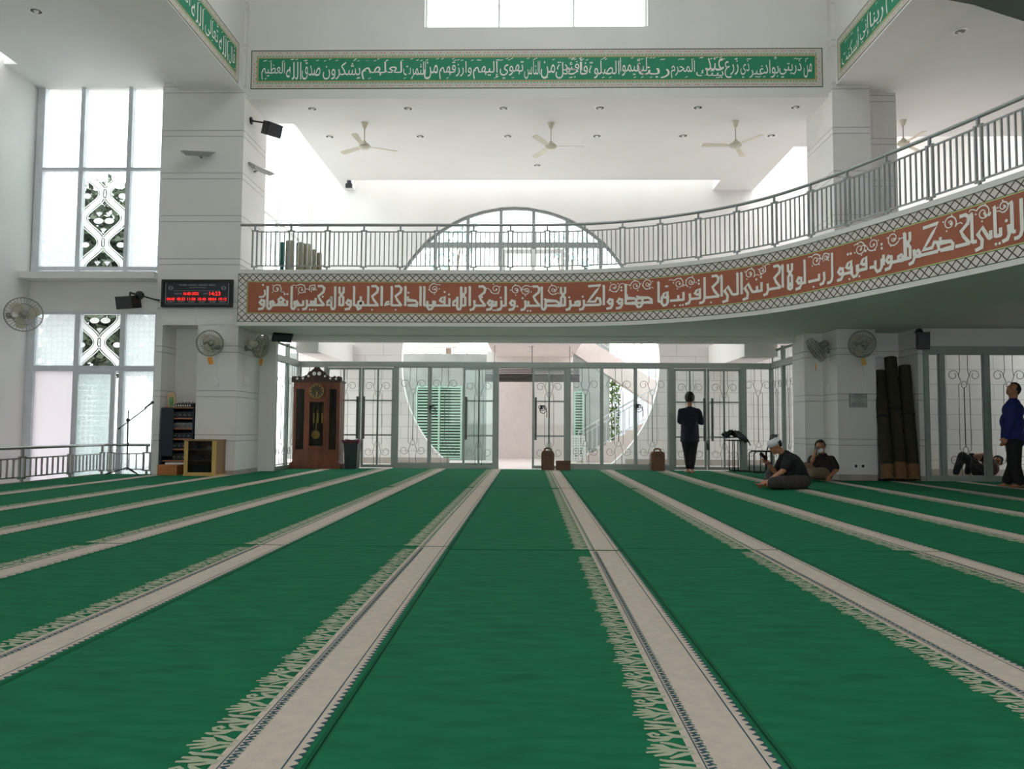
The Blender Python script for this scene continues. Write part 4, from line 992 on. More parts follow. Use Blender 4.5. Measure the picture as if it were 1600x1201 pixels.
# ------------------------------------------------------------------ LED prayer-time board
a = at(254, 437, 14.66); b = at(363, 480, 14.66); x0, x1, z1, z0 = a[0], b[0], a[2], b[2]
M_led = mat('red_led', (255, 40, 34), 0.5, emit=2.2); M_scr = mat('dark_tinted_front', (40, 46, 54), 0.3, var=0.12, scale=3); M_sil = mat('pale_print', (170, 176, 184), 0.5)
r = thing('led_clock_board', 'black framed prayer time board with red LED digits on the column', 'clock', ((x0+x1)/2, 14.70, (z0+z1)/2))
m = MB(); t = 0.045
for q in ((x0, x1, z0, z0+t), (x0, x1, z1-t, z1), (x0, x0+t, z0, z1), (x1-t, x1, z0, z1)): m.box(q[0], q[1], 14.62, 14.70, q[2], q[3])
m.build('frame', M_black, r); m = MB(); m.box(x0+t, x1-t, 14.65, 14.70, z0+t, z1-t); pn = m.build('front_panel', M_scr, r)
wu = x1-x0; hu = z1-z0; FB = lambda u, v: (x0+u*wu, 14.645, z0+v*hu); m = MB()
put_text(m, 'MASJID DARUL FADZIL AMAL', 0.24, 0.76, 0.765, 0.83, FB); put_text(m, 'Jadwal Waktu Sholat', 0.39, 0.62, 0.685, 0.735, FB)
stroke(m, [(0.17, 0.60), (0.83, 0.60)], 0.008, FB)
for u in (0.055, 0.945): stroke(m, [(u, 0.14), (u, 0.88)], 0.006, FB)
stroke(m, [(0.055, 0.115), (0.945, 0.115)], 0.008, FB)
put_text(m, 'TANGGAL', 0.175, 0.285, 0.465, 0.52, FB); put_text(m, 'JAM', 0.585, 0.645, 0.465, 0.52, FB)
for k, wd in enumerate(('SUBUH', 'SYURUQ', 'DZUHUR', 'ASHAR', 'MAGHRIB', 'ISYA')):
    u = 0.13+0.147*k; put_text(m, wd, u-0.045, u+0.045, 0.17, 0.215, FB)
for u in (0.125, 0.875):
    for rr in (0.03, 0.018): stroke(m, [(u+rr*cos(q), 0.70+rr*2.5*sin(q)) for q in [2*pi*j/12 for j in range(13)]], 0.006, FB)
m.build('printing', M_sil, pn, fix=False)
m = MB(); FD = lambda u, v: (x0+u*wu, 14.643, z0+v*hu)
put_text(m, '16-03-2022', 0.31, 0.525, 0.44, 0.545, FD); put_text(m, '14:23', 0.675, 0.83, 0.43, 0.56, FD)
for k, wd in enumerate(('04:40', '05:53', '11:58', '15:10', '18:04', '19:12')):
    u = 0.13+0.147*k; put_text(m, wd, u-0.055, u+0.055, 0.245, 0.345, FD)
m.build('led_digits', M_led, pn, fix=False)
m = MB(); q = at(306, 482, 14.69); m.tube([(q[0], 14.69, z0), (q[0], 14.69, 2.93)], 0.008, 6); tag(m.build('cable_conduit', M_white, loc=(q[0], 14.69, z0)), 'thin white conduit running down from the LED board to the niche corner', 'cable')

# ------------------------------------------------------------------ notice, sockets
a = at(1327, 615, 14.60); b = at(1355, 636, 14.60); M_notice = mat('grey_notice', (176, 182, 180), 0.5); M_ink = mat('black_print', (36, 38, 38), 0.6)
m = MB(); m.box(a[0], b[0], 14.60, 14.62, b[2], a[2]); nt_ = m.build('notice_sign', M_notice, loc=(a[0], 14.62, a[2]))
tag(nt_, 'small grey printed notice on the front of the column below the fan', 'sign')
FN = lambda u, v: (a[0]+u*(b[0]-a[0]), 14.598, b[2]+v*(a[2]-b[2])); m = MB()
for txt, u0, u1, v0, v1 in (('DILARANG', .26, .74, .84, .95), ('TIDUR DAN MAKAN', .06, .94, .70, .81), ('DI MASJID', .3, .7, .56, .66), ('JAGALAH', .28, .72, .35, .46), ('KEBERSIHAN DAN', .14, .86, .21, .32), ('KETENANGAN MASJID', .06, .94, .06, .17)): put_text(m, txt, u0, u1, v0, v1, FN)
for q in ((0,1,0,.025),(0,1,.975,1),(0,.02,0,1),(.98,1,0,1)): rect(m, *q, FN)
m.build('printing', M_ink, nt_, fix=False)
for k, px in enumerate((1337.5, 1348.5)):
    q = at(px, 728, 14.6); r = thing('wall_socket', f'white wall socket near the column foot, {"nearer the corner with the seated man" if k == 0 else "nearer the leaning carpet rolls"}', 'socket', (q[0], 14.62, q[2]), 'pair of wall sockets')
    m = MB(); m.box(q[0]-0.058, q[0]+0.058, 14.600, 14.62, q[2]-0.06, q[2]+0.06); m.build('cover_plate', M_white, r); m = MB(); m.lathe([(0.001, -0.003), (0.024, -0.002), (0.028, 0.0)], (q[0], 14.60, q[2]), 14, axis='Y'); m.build('outlet_hole', M_dark, r)

# ------------------------------------------------------------------ niche: equipment rack, cabinet, boxes
M_wood = mat('orange_brown_wood', (176, 112, 62), 0.55, var=0.2, scale=4, stretch=(1, 1, 6)); M_shelf = mat('shelf_edge_wood', (178, 120, 88), 0.5); M_navyp = mat('dark_navy_laminate', (28, 40, 54), 0.45)
M_gear = mat('dark_amplifier_metal', (46, 54, 58), 0.4, 0.3, var=0.2, scale=8); M_gearp = mat('grey_amplifier_face', (112, 116, 116), 0.4, 0.4, var=0.15, scale=9)
xa, xb = -7.13, -6.52; ya, yb = 14.62, 15.20
r = thing('equipment_rack', 'dark open rack of audio equipment standing in the column niche', 'rack', ((xa+xb)/2, 14.9, 0.0))
m = MB(); m.box(xa, xa+0.24, ya, ya+0.03, 0.36, 1.30); m.box(xa, xa+0.03, ya, yb, 0.0, 1.30); m.build('side_door', M_navyp, r)
m = MB(); m.box(xb-0.02, xb, ya+0.05, yb, 0.0, 1.30); m.box(xa, xb, yb-0.02, yb, 0.0, 1.30); m.build('back_panel', M_navyp, r)
SZ = [1.31, 1.10, 0.90, 0.70, 0.50, 0.28, 0.15]
for z in SZ: MB().box(xa+0.03, xb-0.02, ya+0.04, yb-0.02, z-0.022, z).build('shelf', M_shelf, r)
for k, (z, h, mt) in enumerate(((1.10, 0.12, M_gear), (0.90, 0.11, M_gearp), (0.70, 0.11, M_gear), (0.50, 0.12, M_gear), (0.28, 0.13, M_black))):
    t = thing('amplifier', f'rack-mounted {"grey" if mt is M_gearp else "dark"} audio unit on the {["top", "second", "third", "fourth", "fifth"][k]} shelf inside the niche rack', 'amplifier', (-6.78, 14.85, z), 'rack audio units')
    MB().box(-6.92, xb-0.035, ya+0.08, yb-0.06, z+0.004, z+h).build('case', mt, t)
    m = MB()
    for j in range(4): m.cyl((-6.88+0.09*j, ya+0.055, z+h*0.5), (-6.88+0.09*j, ya+0.08, z+h*0.5), 0.018, 10)
    m.build('knob_row', M_gearp, t, 40)
m = MB(); m.box(-6.90, -6.57, ya+0.06, ya+0.38, 1.31, 1.37); m.v = [(v[0], v[1], v[2]+(0.05 if v[2] > 1.34 and v[1] > ya+0.2 else 0)) for v in m.v]
t = thing('mixing_desk', 'black mixing desk with white faders on top of the niche rack', 'audio mixer', (-6.73, 14.8, 1.31)); m.build('desk_body', M_black, t); m = MB()
for j in range(7): m.box(-6.88+0.045*j, -6.86+0.045*j, ya+0.055, ya+0.06, 1.325, 1.355)
for j in range(5): m.cyl((-6.86+0.065*j, ya+0.25, 1.39), (-6.86+0.065*j, ya+0.25, 1.43+0.02*(j % 2)), 0.012, 8)
m.build('fader_row', M_white, t)
m = MB(); m.bar((-7.02, ya+0.22, 1.315), (-7.09, ya+0.30, 1.60), 0.16, 0.02, up=(0, 1, 0)); m.v = [(v[0], v[1], max(v[2], 1.312)) for v in m.v]
t = m.build('book', mat('book_cover_cream', (206, 178, 138), 0.6, var=0.25, scale=14), loc=(-7.0, ya+0.1, 1.31)); tag(t, 'cream covered book leaning upright at the end of the rack top', 'book')
m = MB(); m.bar((-6.955, ya+0.05, 1.313), (-6.99, ya+0.09, 1.50), 0.08, 0.012, up=(0, 1, 0)); m.v = [(v[0], v[1], max(v[2], 1.312)) for v in m.v]
t = m.build('booklet', mat('green_booklet_cover', (92, 136, 92), 0.6, var=0.3, scale=16), loc=(-6.94, ya+0.1, 1.31)); tag(t, 'green booklet leaning against the cream book on the rack', 'book')
m = MB(); m.box(-7.05, -6.60, 14.67, 14.9, 0.152, 0.24); tag(m.build('paper_stack', M_white, loc=(-6.9, 14.7, 0.16)), 'white flat pile resting on the lowest rack shelf behind the orange box', 'papers')
a = at(248, 728, 14.35); b = at(278, 742, 14.35)
t = thing('wooden_box', 'small orange-brown wooden box on the floor beside the glazed cabinet', 'box', ((a[0]+b[0])/2, 14.45, 0.0)); MB().box(a[0], b[0], 14.30, 14.58, 0.014, 0.195).build('box_body', M_wood, t); MB().box(a[0]-0.006, b[0]+0.006, 14.294, 14.586, 0.186, 0.205).build('lid', M_wood, t)
# plug socket lump at the column corner
M_cab = mat('yellow_beech_laminate', (206, 172, 100), 0.45, var=0.1, scale=5, stretch=(6, 6, 1)); M_cabs = mat('brown_laminate_side', (150, 112, 80), 0.5, var=0.1, scale=5, stretch=(6, 6, 1)); M_smoke = glass('smoked_glass', (0.6, 0.62, 0.62), 0.10)
x0, x1, y0, y1, zt = -6.47, -5.87, 14.20, 14.66, 0.69
r = thing('media_cabinet', 'yellow wood cabinet with smoked glass doors in front of the column', 'cabinet', ((x0+x1)/2, 14.45, 0))
m = MB()
for q in ((x0, x0+0.07), (x1-0.07, x1)): m.box(q[0], q[1], y0, y0+0.03, 0.04, zt-0.025)
m.box(x0+0.07, x1-0.07, y0+0.01, y0+0.03, 0.04, 0.075); m.build('front_frame', M_cab, r)
MB().box(x0, x0+0.02, y0+0.03, y1, 0.03, zt-0.025).build('side_panel', M_cabs, r); MB().box(x1-0.02, x1, y0+0.03, y1, 0.03, zt-0.025).build('side_panel', M_cabs, r)
MB().box(x0+0.02, x1-0.02, y1-0.015, y1, 0.03, zt-0.025).build('back_panel', M_cabs, r); MB().box(x0-0.01, x1+0.01, y0-0.012, y1+0.005, zt-0.025, zt).build('top', M_cabs, r); MB().box(x0-0.01, x1+0.01, y0-0.01, y1, 0.014, 0.04).build('plinth', M_cab, r)
for z in (0.31, 0.51): MB().box(x0+0.02, x1-0.02, y0+0.035, y1-0.02, z-0.018, z).build('shelf', M_cab, r)
for q in ((x0+0.075, -6.172), (-6.168, x1-0.075)):
    d_ = MB().box(q[0], q[1], y0+0.012, y0+0.018, 0.078, zt-0.03).build('door', M_smoke, r)
for j, (xx, zz, w_, h_, cc, nm_) in enumerate(((-6.35, 0.512, .16, .06, (90, 92, 96), 'grey set-top unit'), (-6.02, 0.512, .14, .05, (196, 192, 180), 'white plug adaptor'), (-6.30, 0.312, .2, .10, (70, 70, 74), 'dark radio unit'), (-6.03, 0.312, .16, .09, (84, 60, 52), 'brown box'), (-6.2, 0.042, .30, .16, (58, 74, 72), 'green-grey amplifier'))):
    m = MB(); m.box(xx-w_/2, xx+w_/2, y0+0.10, y0+0.30, zz, zz+h_); m.box(xx-w_/2+0.01, xx+w_/2-0.01, y0+0.092, y0+0.10, zz+0.01, zz+h_-0.01)
    tag(m.build('stored_unit', mat(f'unit_{j}', cc, 0.5), loc=(xx, y0+0.2, zz)), f'{nm_} on a shelf behind the smoked cabinet doors', 'equipment')

# ------------------------------------------------------------------ microphone stand
r = thing('microphone_stand', 'black boom microphone stand on the carpet by the short railing', 'microphone stand', (-7.62, 14.35, 0.0)); P0 = Vector((-7.62, 14.35, 0.012))
m = MB(); pv = Vector(at(200, 656, 14.35)); m.cyl((P0.x, P0.y, 0.10), (pv.x, pv.y, pv.z), 0.012, 10); m.cyl((P0.x, P0.y, 0.55), (P0.x, P0.y, 0.62), 0.019, 10); m.cyl(pv, pv+Vector((0, 0, 0.18)), 0.008, 8); m.build('pole', M_black, r, 40)
for k in range(3):
    a = radians(200+120*k); m = MB(); m.tube([P0+Vector((0, 0, 0.14)), P0+Vector((0.10*cos(a), 0.10*sin(a), 0.10)), P0+Vector((0.40*cos(a), 0.40*sin(a)*0.6, 0.012))], 0.010, 8); m.build('leg', M_black, r, True)
m = MB(); m.ellip(pv, (0.035, 0.03, 0.035), 12, 8); m.build('clutch', M_black, r, True)
bq = Vector(at(185, 670, 14.30)); tq = Vector(at(229, 637, 14.30)); m = MB(); m.cyl(bq, tq, 0.009, 8); m.cyl(bq, bq+(tq-bq)*0.06, 0.016, 8); m.build('boom_arm', M_black, r, 40)
t = thing('microphone', 'black microphone clipped to the end of the boom stand', 'microphone', tuple(tq)); d = (tq-bq).normalized(); m = MB(); m.tube([tq-d*0.04+Vector((0,0,0.02)), tq+d*0.06+Vector((0,0,0.02)), tq+d*0.12+Vector((0,0,0.02))], [0.012, 0.016, 0.02], 10); m.build('mic_body', M_black, t, True); m = MB(); m.ellip(tq+d*0.14+Vector((0,0,0.02)), (0.028, 0.028, 0.028), 12, 8); m.build('mic_grille', M_dark, t, True)

# ------------------------------------------------------------------ grandfather clock
M_mah = mat('mahogany_wood', (112, 58, 36), 0.4, var=0.3, scale=3, stretch=(4, 4, 0.8)); M_mahd = mat('dark_carved_wood', (58, 34, 24), 0.45, var=0.25, scale=9); M_brass = mat('brass', (196, 160, 88), 0.3, 0.8); M_cgl = mat('dark_case_interior', (40, 36, 30), 0.35); M_dial = mat('dark_dial', (74, 66, 46), 0.4); M_cglass = glass('clock_glass', (0.8, 0.82, 0.8), 0.10)
yk0, yk1 = 17.05, 17.50; kx = lambda px: at(px, 650, 17.1)[0]; kz = lambda py: at(495, py, 17.1)[2]
xl, xr_ = kx(459), kx(531); xc = (xl+xr_)/2; r = thing('grandfather_clock', 'tall carved mahogany grandfather clock before the glass front', 'clock', (xc, 17.3, 0))
zt = kz(594)
m = MB(); m.box(xl-0.05, xr_+0.05, yk0-0.05, yk1, 0.014, 0.12); m.prism([(xl-0.05, 0.12), (xr_+0.05, 0.12), (xr_-0.01, 0.18), (xl+0.01, 0.18)], yk0-0.03, yk1, axis='Y'); m.build('base', M_mah, r)
m = MB(); w3 = (xr_-xl); s1, s2 = xl+0.30*w3, xl+0.72*w3
m.box(xl, xr_, yk1-0.03, yk1, 0.18, zt); m.box(xl, xl+0.03, yk0, yk1, 0.18, zt); m.box(xr_-0.03, xr_, yk0, yk1, 0.18, zt)
m.box(xl, xr_, yk0, yk1-0.03, 0.18, 0.40); m.box(xl+0.03, xr_-0.03, yk0, yk1-0.03, zt-0.16, zt)
for q in (s1, s2): m.box(q-0.03, q+0.03, yk0-0.02, yk1-0.03, 0.40, zt)
m.build('case', M_mah, r)
for q0, q1 in ((xl+0.03, s1-0.03), (s2+0.03, xr_-0.03)):
    m = MB(); e = 0.035
    for a in ((q0, q0+e, 0.40, zt-0.16), (q1-e, q1, 0.40, zt-0.16), (q0, q1, 0.40, 0.44), (q0, q1, zt-0.20, zt-0.16)): m.box(a[0], a[1], yk0-0.006, yk0+0.02, a[2], a[3])
    dd = m.build('side_door', M_mah, r); MB().box(q0+e, q1-e, yk0+0.004, yk0+0.010, 0.44, zt-0.20).build('pane', M_cglass, dd)
    MB().box(q0, q1, yk1-0.06, yk1-0.035, 0.42, zt-0.18).build('inner_back', M_cgl, r)
MB().box(s1+0.03, s2-0.03, yk1-0.06, yk1-0.035, 0.42, zt+0.1).build('inner_back', M_cgl, r)
m = MB(); e = 0.03
for a in ((s1+0.03, s1+0.03+e, 0.40, zt+0.10), (s2-0.03-e, s2-0.03, 0.40, zt+0.10), (s1+0.03, s2-0.03, 0.40, 0.52), (s1+0.03, s2-0.03, kz(628), kz(622))): m.box(a[0], a[1], yk0-0.025, yk0+0.01, a[2], a[3])
dd = m.build('centre_door', M_mah, r); MB().box(s1+0.06, s2-0.06, yk0-0.012, yk0-0.006, 0.52, kz(628)).build('pane', M_cglass, dd)
zd = kz(611); xd = (s1+s2)/2; m = MB(); m.prism([(s1+0.02, zt-0.02), (s2-0.02, zt-0.02)]+[(xd+(s2-s1-0.04)/2*cos(t), zt-0.02+0.16*sin(t)) for t in [pi*k/10 for k in range(0, 11)]], yk0-0.02, yk1, axis='Y'); m.box(s1+0.02, s2-0.02, yk0-0.02, yk1-0.1, kz(625), zt); m.build('hood', M_mah, r)
m = MB(); m.lathe([(0.001, -0.035), (0.155, -0.035), (0.165, -0.02), (0.165, 0.0)], (xd, yk0-0.01, zd), 28, axis='Y', cap=False); dl = m.build('dial', M_dial, r)
m = MB()
for k in range(12):
    a = pi/2-2*pi*k/12; m.bar((xd+0.115*cos(a), yk0-0.049, zd+0.115*sin(a)), (xd+0.14*cos(a), yk0-0.049, zd+0.14*sin(a)), 0.022, 0.006, up=(0, 1, 0))
m.tube([(xd+0.158*cos(t), yk0-0.047, zd+0.158*sin(t)) for t in [2*pi*k/28 for k in range(28)]], 0.007, 6, closed=True); m.build('hour_markers', M_brass, dl)
for a, L in ((radians(-88), 0.12), (radians(-70), 0.085)):
    m = MB(); m.bar((xd, yk0-0.056, zd), (xd+L*cos(a), yk0-0.056, zd+L*sin(a)), 0.014, 0.004, up=(0, 1, 0)); m.build('hand', M_brass, dl)
for k, px in enumerate((489.5, 496, 502.5)):
    m = MB(); q = kx(px); m.cyl((q, yk0+0.10, kz(661)), (q, yk0+0.10, kz(645)), 0.018, 12); m.cyl((q, yk0+0.10, kz(645)), (q, yk0+0.10, kz(632)), 0.004, 6); m.build('weight', M_brass, r, 40)
m = MB(); px_, pz_ = kx(492), kz(679); m.lathe([(0.001, -0.012), (0.095, -0.008), (0.10, 0.0), (0.095, 0.01)], (px_, yk0+0.14, pz_), 24, axis='Y'); m.bar((px_, yk0+0.14, pz_), (kx(494), yk0+0.14, kz(640)), 0.018, 0.006); m.build('pendulum', M_brass, r, 30)
m = MB()                                                     # pierced, carved cresting
cy0, cy1 = yk0-0.03, yk0+0.05; half = (xr_-xl)/2+0.04
def crest(u): return 0.075+0.03*abs(sin(5*pi*u))+0.23*max(0, 1-abs(u)*2.1)**0.8
n = 44; zb_ = zt-0.015
top = [(xc+half*(2*k/n-1), zb_+crest(2*k/n-1)+0.012*sin(k*2.2)) for k in range(n+1)]
m.prism([(xc-half, zb_)]+[(xc+half, zb_)]+list(reversed(top)), cy0, cy1, axis='Y')
m.build('crest', M_mahd, r)
m = MB()
for u in (-0.78, -0.55, -0.33, -0.1, 0.1, 0.33, 0.55, 0.78):
    zc_ = zb_+crest(u)*0.55; m.lathe([(0.001, -0.004), (0.022 if abs(u) > 0.2 else 0.04, -0.003), (0.026 if abs(u) > 0.2 else 0.045, 0.0)], (xc+u*half, cy0, zc_), 10, axis='Y', cap=False)
m.build('pierced_opening', M_white, r)
m = MB(); m.box(xl-0.03, xr_+0.03, yk0-0.04, yk1, zt-0.05, zt-0.01); m.build('cornice', M_mahd, r)

# ------------------------------------------------------------------ bin, boxes, folding chairs
M_bin = mat('dark_teal_plastic', (28, 44, 46), 0.45); M_bag = mat('maroon_bin_liner', (92, 26, 52), 0.5, var=0.2, scale=12)
x0, x1 = at(539, 700, 17.2)[0], at(561, 700, 17.2)[0]; zt = at(550, 690, 17.2)[2]; r = thing('waste_bin', 'tall dark bin with maroon liner beside the grandfather clock', 'bin', ((x0+x1)/2, 17.25, 0))
m = MB(); e = 0.02; k = len(m.v); ring = lambda i, z: [(x0+i, 17.05+i, z), (x1-i, 17.05+i, z), (x1-i, 17.40-i, z), (x0+i, 17.40-i, z)]
prof = [ring(0.03, 0.014), ring(0.0, zt), ring(-0.008, zt), ring(-0.008, zt+0.02), ring(0.012, zt+0.02), ring(0.012, zt-0.1)]
for P in prof: m.v += P
for i in range(len(prof)-1):
    for j in range(4): m.f.append((i*4+j, i*4+(j+1) % 4, i*4+4+(j+1) % 4, i*4+4+j)); m.mi.append(0)
m.f.append((3,2,1,0)); m.mi.append(0); e_ = 4*(len(prof)-1); m.f.append((e_, e_+1, e_+2, e_+3)); m.mi.append(0); m.build('bin_body', M_bin, r)
m = MB(); k = 20; rnd = random.Random(4); L0 = []; L1 = []; L2 = []
for j in range(k):
    t = j/k*4; s = int(t); f = t-s; c4 = ring(-0.012, 0); p = Vector(c4[s]).lerp(Vector(c4[(s+1) % 4]), f); q = Vector(((x0+x1)/2, 17.22, 0))
    o_ = (p-q)*0.12; L0.append((p.x, p.y, zt-0.02-0.03*rnd.random())); L1.append((p.x+o_.x*1.2, p.y+o_.y, zt+0.02+0.05*rnd.random())); p2 = q+(p-q)*0.7; L2.append((p2.x, p2.y, zt+0.01+0.05*rnd.random()))
m.add(L0+L1+L2, [(a*k+j, a*k+(j+1) % k, (a+1)*k+(j+1) % k, (a+1)*k+j) for a in (0, 1) for j in range(k)]+[tuple(2*k+j for j in range(k))]); m.build('bin_liner', M_bag, r, True)
M_dbx = mat('brown_stained_box', (112, 74, 48), 0.55, var=0.18, scale=5, stretch=(6, 6, 1))
def tall_box(px0, px1, ytop, yhand, Y, label):
    x0, x1 = at(px0, 720, Y)[0], at(px1, 720, Y)[0]; z1 = at(px0, ytop, Y)[2]; zh = at(px0, yhand, Y)[2]; xc = (x0+x1)/2; w = x1-x0
    r = thing('donation_box', label, 'box', (xc, Y+0.1, 0)); m = MB(); m.box(x0, x1, Y, Y+0.22, 0.014, z1-0.02); m.build('box_body', M_dbx, r)
    m = MB(); m.prism([(x0, z1-0.02), (x1, z1-0.02), (x1-0.02, z1+0.02), (xc+0.10, z1+0.04), (xc-0.10, z1+0.04), (x0+0.02, z1+0.02)], Y-0.004, Y+0.224, axis='Y'); m.build('lid', M_dbx, r)
    m = MB(); m.tube([(xc-0.075, Y+0.11, z1+0.035), (xc-0.07, Y+0.11, zh-0.02), (xc-0.03, Y+0.11, zh), (xc+0.03, Y+0.11, zh), (xc+0.07, Y+0.11, zh-0.02), (xc+0.075, Y+0.11, z1+0.035)], 0.02, 8); m.build('handle', M_dbx, r, True)
    m = MB(); m.box(xc-0.07, xc+0.07, Y-0.004, Y, z1-0.06, z1-0.045); m.build('coin_slot', M_black, r)
tall_box(846, 866, 707, 700, 17.2, 'tall brown box with a carrying handle by the open glass door')
tall_box(1018, 1039, 708, 701, 17.2, 'tall brown box with a carrying handle beside the walking man')
x0, x1 = at(869, 720, 17.2)[0], at(891, 720, 17.2)[0]; z1 = at(880, 720, 17.2)[2]
r = thing('low_box', 'low brown open box next to the tall box at the door', 'box', ((x0+x1)/2, 17.3, 0)); m = MB(); m.box(x0, x1, 17.15, 17.17, 0.014, z1); m.box(x0, x1, 17.40, 17.42, 0.014, z1); m.box(x0, x0+0.02, 17.17, 17.40, 0.014, z1); m.box(x1-0.02, x1, 17.17, 17.40, 0.014, z1); m.box(x0+0.02, x1-0.02, 17.17, 17.40, 0.014, 0.03); m.build('box_body', M_dbx, r); MB().box(x0-0.01, x1+0.01, 17.14, 17.165, z1-0.03, z1+0.005).build('rim', M_dbx, r)
# stand with a dark cloth on it
Y = 17.02; P = lambda px, py, d=0: at(px, py, Y+d); r = thing('folding_stool', 'thin black metal stool with dark cloth on its seat', 'stool', (P(1150, 735)[0], 17.1, 0))
zs = P(1150, 689)[2]; xa, xb = P(1145, 700)[0], P(1153, 700)[0]
for xq in (xa, xb):
    for yq in (Y, Y+0.3): MB().tube([(xq, yq, zs), (xq, yq, 0.02)], 0.011, 8).build('leg', M_black, r, True)
m = MB(); m.tube([(xa, Y, 0.03), (xb+0.02, Y, 0.03), (xb+0.30, Y, 0.028), (xb+0.30, Y+0.3, 0.028), (xa, Y+0.3, 0.03)], 0.012, 8); m.build('foot_rail', M_black, r, True)
MB().box(xa-0.10, xb+0.22, Y-0.03, Y+0.33, zs, zs+0.03).build('seat', M_black, r)
M_cloth = mat('dark_grey_cloth', (40, 44, 48), 0.9, var=0.3, scale=12); m = MB(); nx, ny = 14, 8; rnd = random.Random(8)
for i in range(nx+1):
    for j in range(ny+1):
        u = i/nx; v = j/ny; x = xa-0.16+0.54*u; y = Y-0.06+0.42*v
        z = zs+0.05+0.24*max(0, 1-abs(u-0.40)*1.7)**0.7*(0.6+0.4*sin(7*u+3*v))+0.05*rnd.random()-(0.10*max(0, u-0.75)*4)-(0.07 if v == 0 else 0)
        m.v.append((x, y, max(z, zs+0.056) if 0.12 < u < 0.8 and v > 0 else z))
for i in range(nx):
    for j in range(ny): a = i*(ny+1)+j; m.f.append((a, a+1, a+ny+2, a+ny+1)); m.mi.append(0)
o = m.build('cloth_bundle', M_cloth, smooth=True, loc=(xa, Y, zs)); md = o.modifiers.new('thick', 'SOLIDIFY'); md.thickness = 0.02; tag(o, 'crumpled dark cloth lying on the thin black stool', 'cloth')
# folding chair next to it
Y = 16.6; r = thing('folding_chair', 'black tubular folding chair behind the cap-wearing man', 'chair', (P(1192, 735)[0], Y+0.15, 0)); zs = at(1190, 706, Y)[2]; xa, xb = at(1178, 706, Y)[0], at(1206, 706, Y)[0]
for yq in (Y, Y+0.36):
    m = MB(); m.tube([(xa, yq, 0.02), (xa, yq, zs-0.05), (xa+0.015, yq, zs-0.015), (xa+0.05, yq, zs)], 0.014, 8); m.build('leg', M_black, r, True); m = MB(); m.tube([(xb-0.13, yq, zs), (xb-0.14, yq, 0.02)], 0.013, 8); m.build('leg', M_black, r, True)
    m = MB(); m.tube([(xb, yq, 0.02), (xb, yq, zs), (xb+0.10, yq, zs+0.36), (xb+0.15, yq+(0.02 if yq == Y else -0.02), zs+0.38)], 0.013, 8); m.build('back_post', M_black, r, True)
MB().box(xa+0.04, xb+0.02, Y, Y+0.36, zs-0.005, zs+0.03).build('seat', M_black, r)
m = MB(); m.bar((xb+0.10, Y+0.18, zs+0.24), (xb+0.14, Y+0.18, zs+0.38), 0.34, 0.02, up=(1, 0, 0)); m.build('backrest', M_dark, r)
MB().tube([(xa, Y, 0.025), (xb, Y, 0.025)], 0.012, 8).build('foot_rail', M_black, r, True); MB().tube([(xa, Y+0.36, 0.025), (xb, Y+0.36, 0.025)], 0.012, 8).build('foot_rail', M_black, r, True)

# ------------------------------------------------------------------ rolled carpets
M_roll = mat('dark_olive_roll', (50, 47, 34), 0.95, var=0.25, scale=7, stretch=(1, 1, 0.6)); M_rollb = mat('rolled_border', (112, 84, 58), 0.95, var=0.25, scale=12); M_cordb = mat('black_strap', (14, 14, 14), 0.8)
def leaning_roll(base, top, R_, label, g):
    b = Vector(base); t = Vector(top); d = (t-b).normalized(); r = thing('carpet_roll', label, 'rolled carpet', (b.x, b.y, 0), g); L = (t-b).length
    m = MB(); m.tube([b+d*L*f for f in (0.13, 0.3, 0.5, 0.495+0.02, 0.7, 1.0)], [R_, R_*1.01, R_*0.96, R_*0.96, R_, R_*0.98], 18); m.build('roll', M_roll, r, 50)
    m = MB(); m.tube([b, b+d*L*0.13], [R_*1.0, R_], 18); m.build('border_band', M_rollb, r, 50)
    m = MB(); m.tube([b+d*L*0.555, b+d*L*0.575], [R_*1.02, R_*1.02], 18); m.build('strap', M_cordb, r)
    a = d.orthogonal().normalized(); c = d.cross(a); m = MB(); m.tube([t+d*0.002+(a*cos(q)+c*sin(q))*R_*0.9*(1-q/26) for q in [k*0.5 for k in range(44)]], 0.006, 4); m.build('rolled_end', M_rollb, r)
Yr = 14.75
def rb(px, py, Y): return at(px, py, Y)
for i, (b, t, rr, lb) in enumerate(((rb(1388, 747, 14.24), (6.735, 14.78, rb(1383, 580, 14.78)[2]), 0.111, 'dark rolled carpet leaning in the recess, closest to the notice column'), (rb(1408, 748, 14.22), (6.963, 14.80, rb(1402, 559, 14.80)[2]), 0.112, 'dark rolled carpet leaning in the recess, in the middle and the highest'), (rb(1428, 748, 14.24), (7.188, 14.72, rb(1415, 572, 14.72)[2]), 0.110, 'dark rolled carpet leaning in the recess, closest to the glass wall'))):
    leaning_roll((b[0], b[1], 0.046), t, rr, lb, 'rolled carpets in the recess')
M_up = [mat('teal_mat', (34, 104, 96), 0.9, var=0.1), mat('grey_beige_mat', (186, 180, 158), 0.95, var=0.1), mat('olive_beige_mat', (174, 168, 142), 0.95, var=0.1), mat('dark_beige_mat', (150, 142, 118), 0.95, var=0.1)]
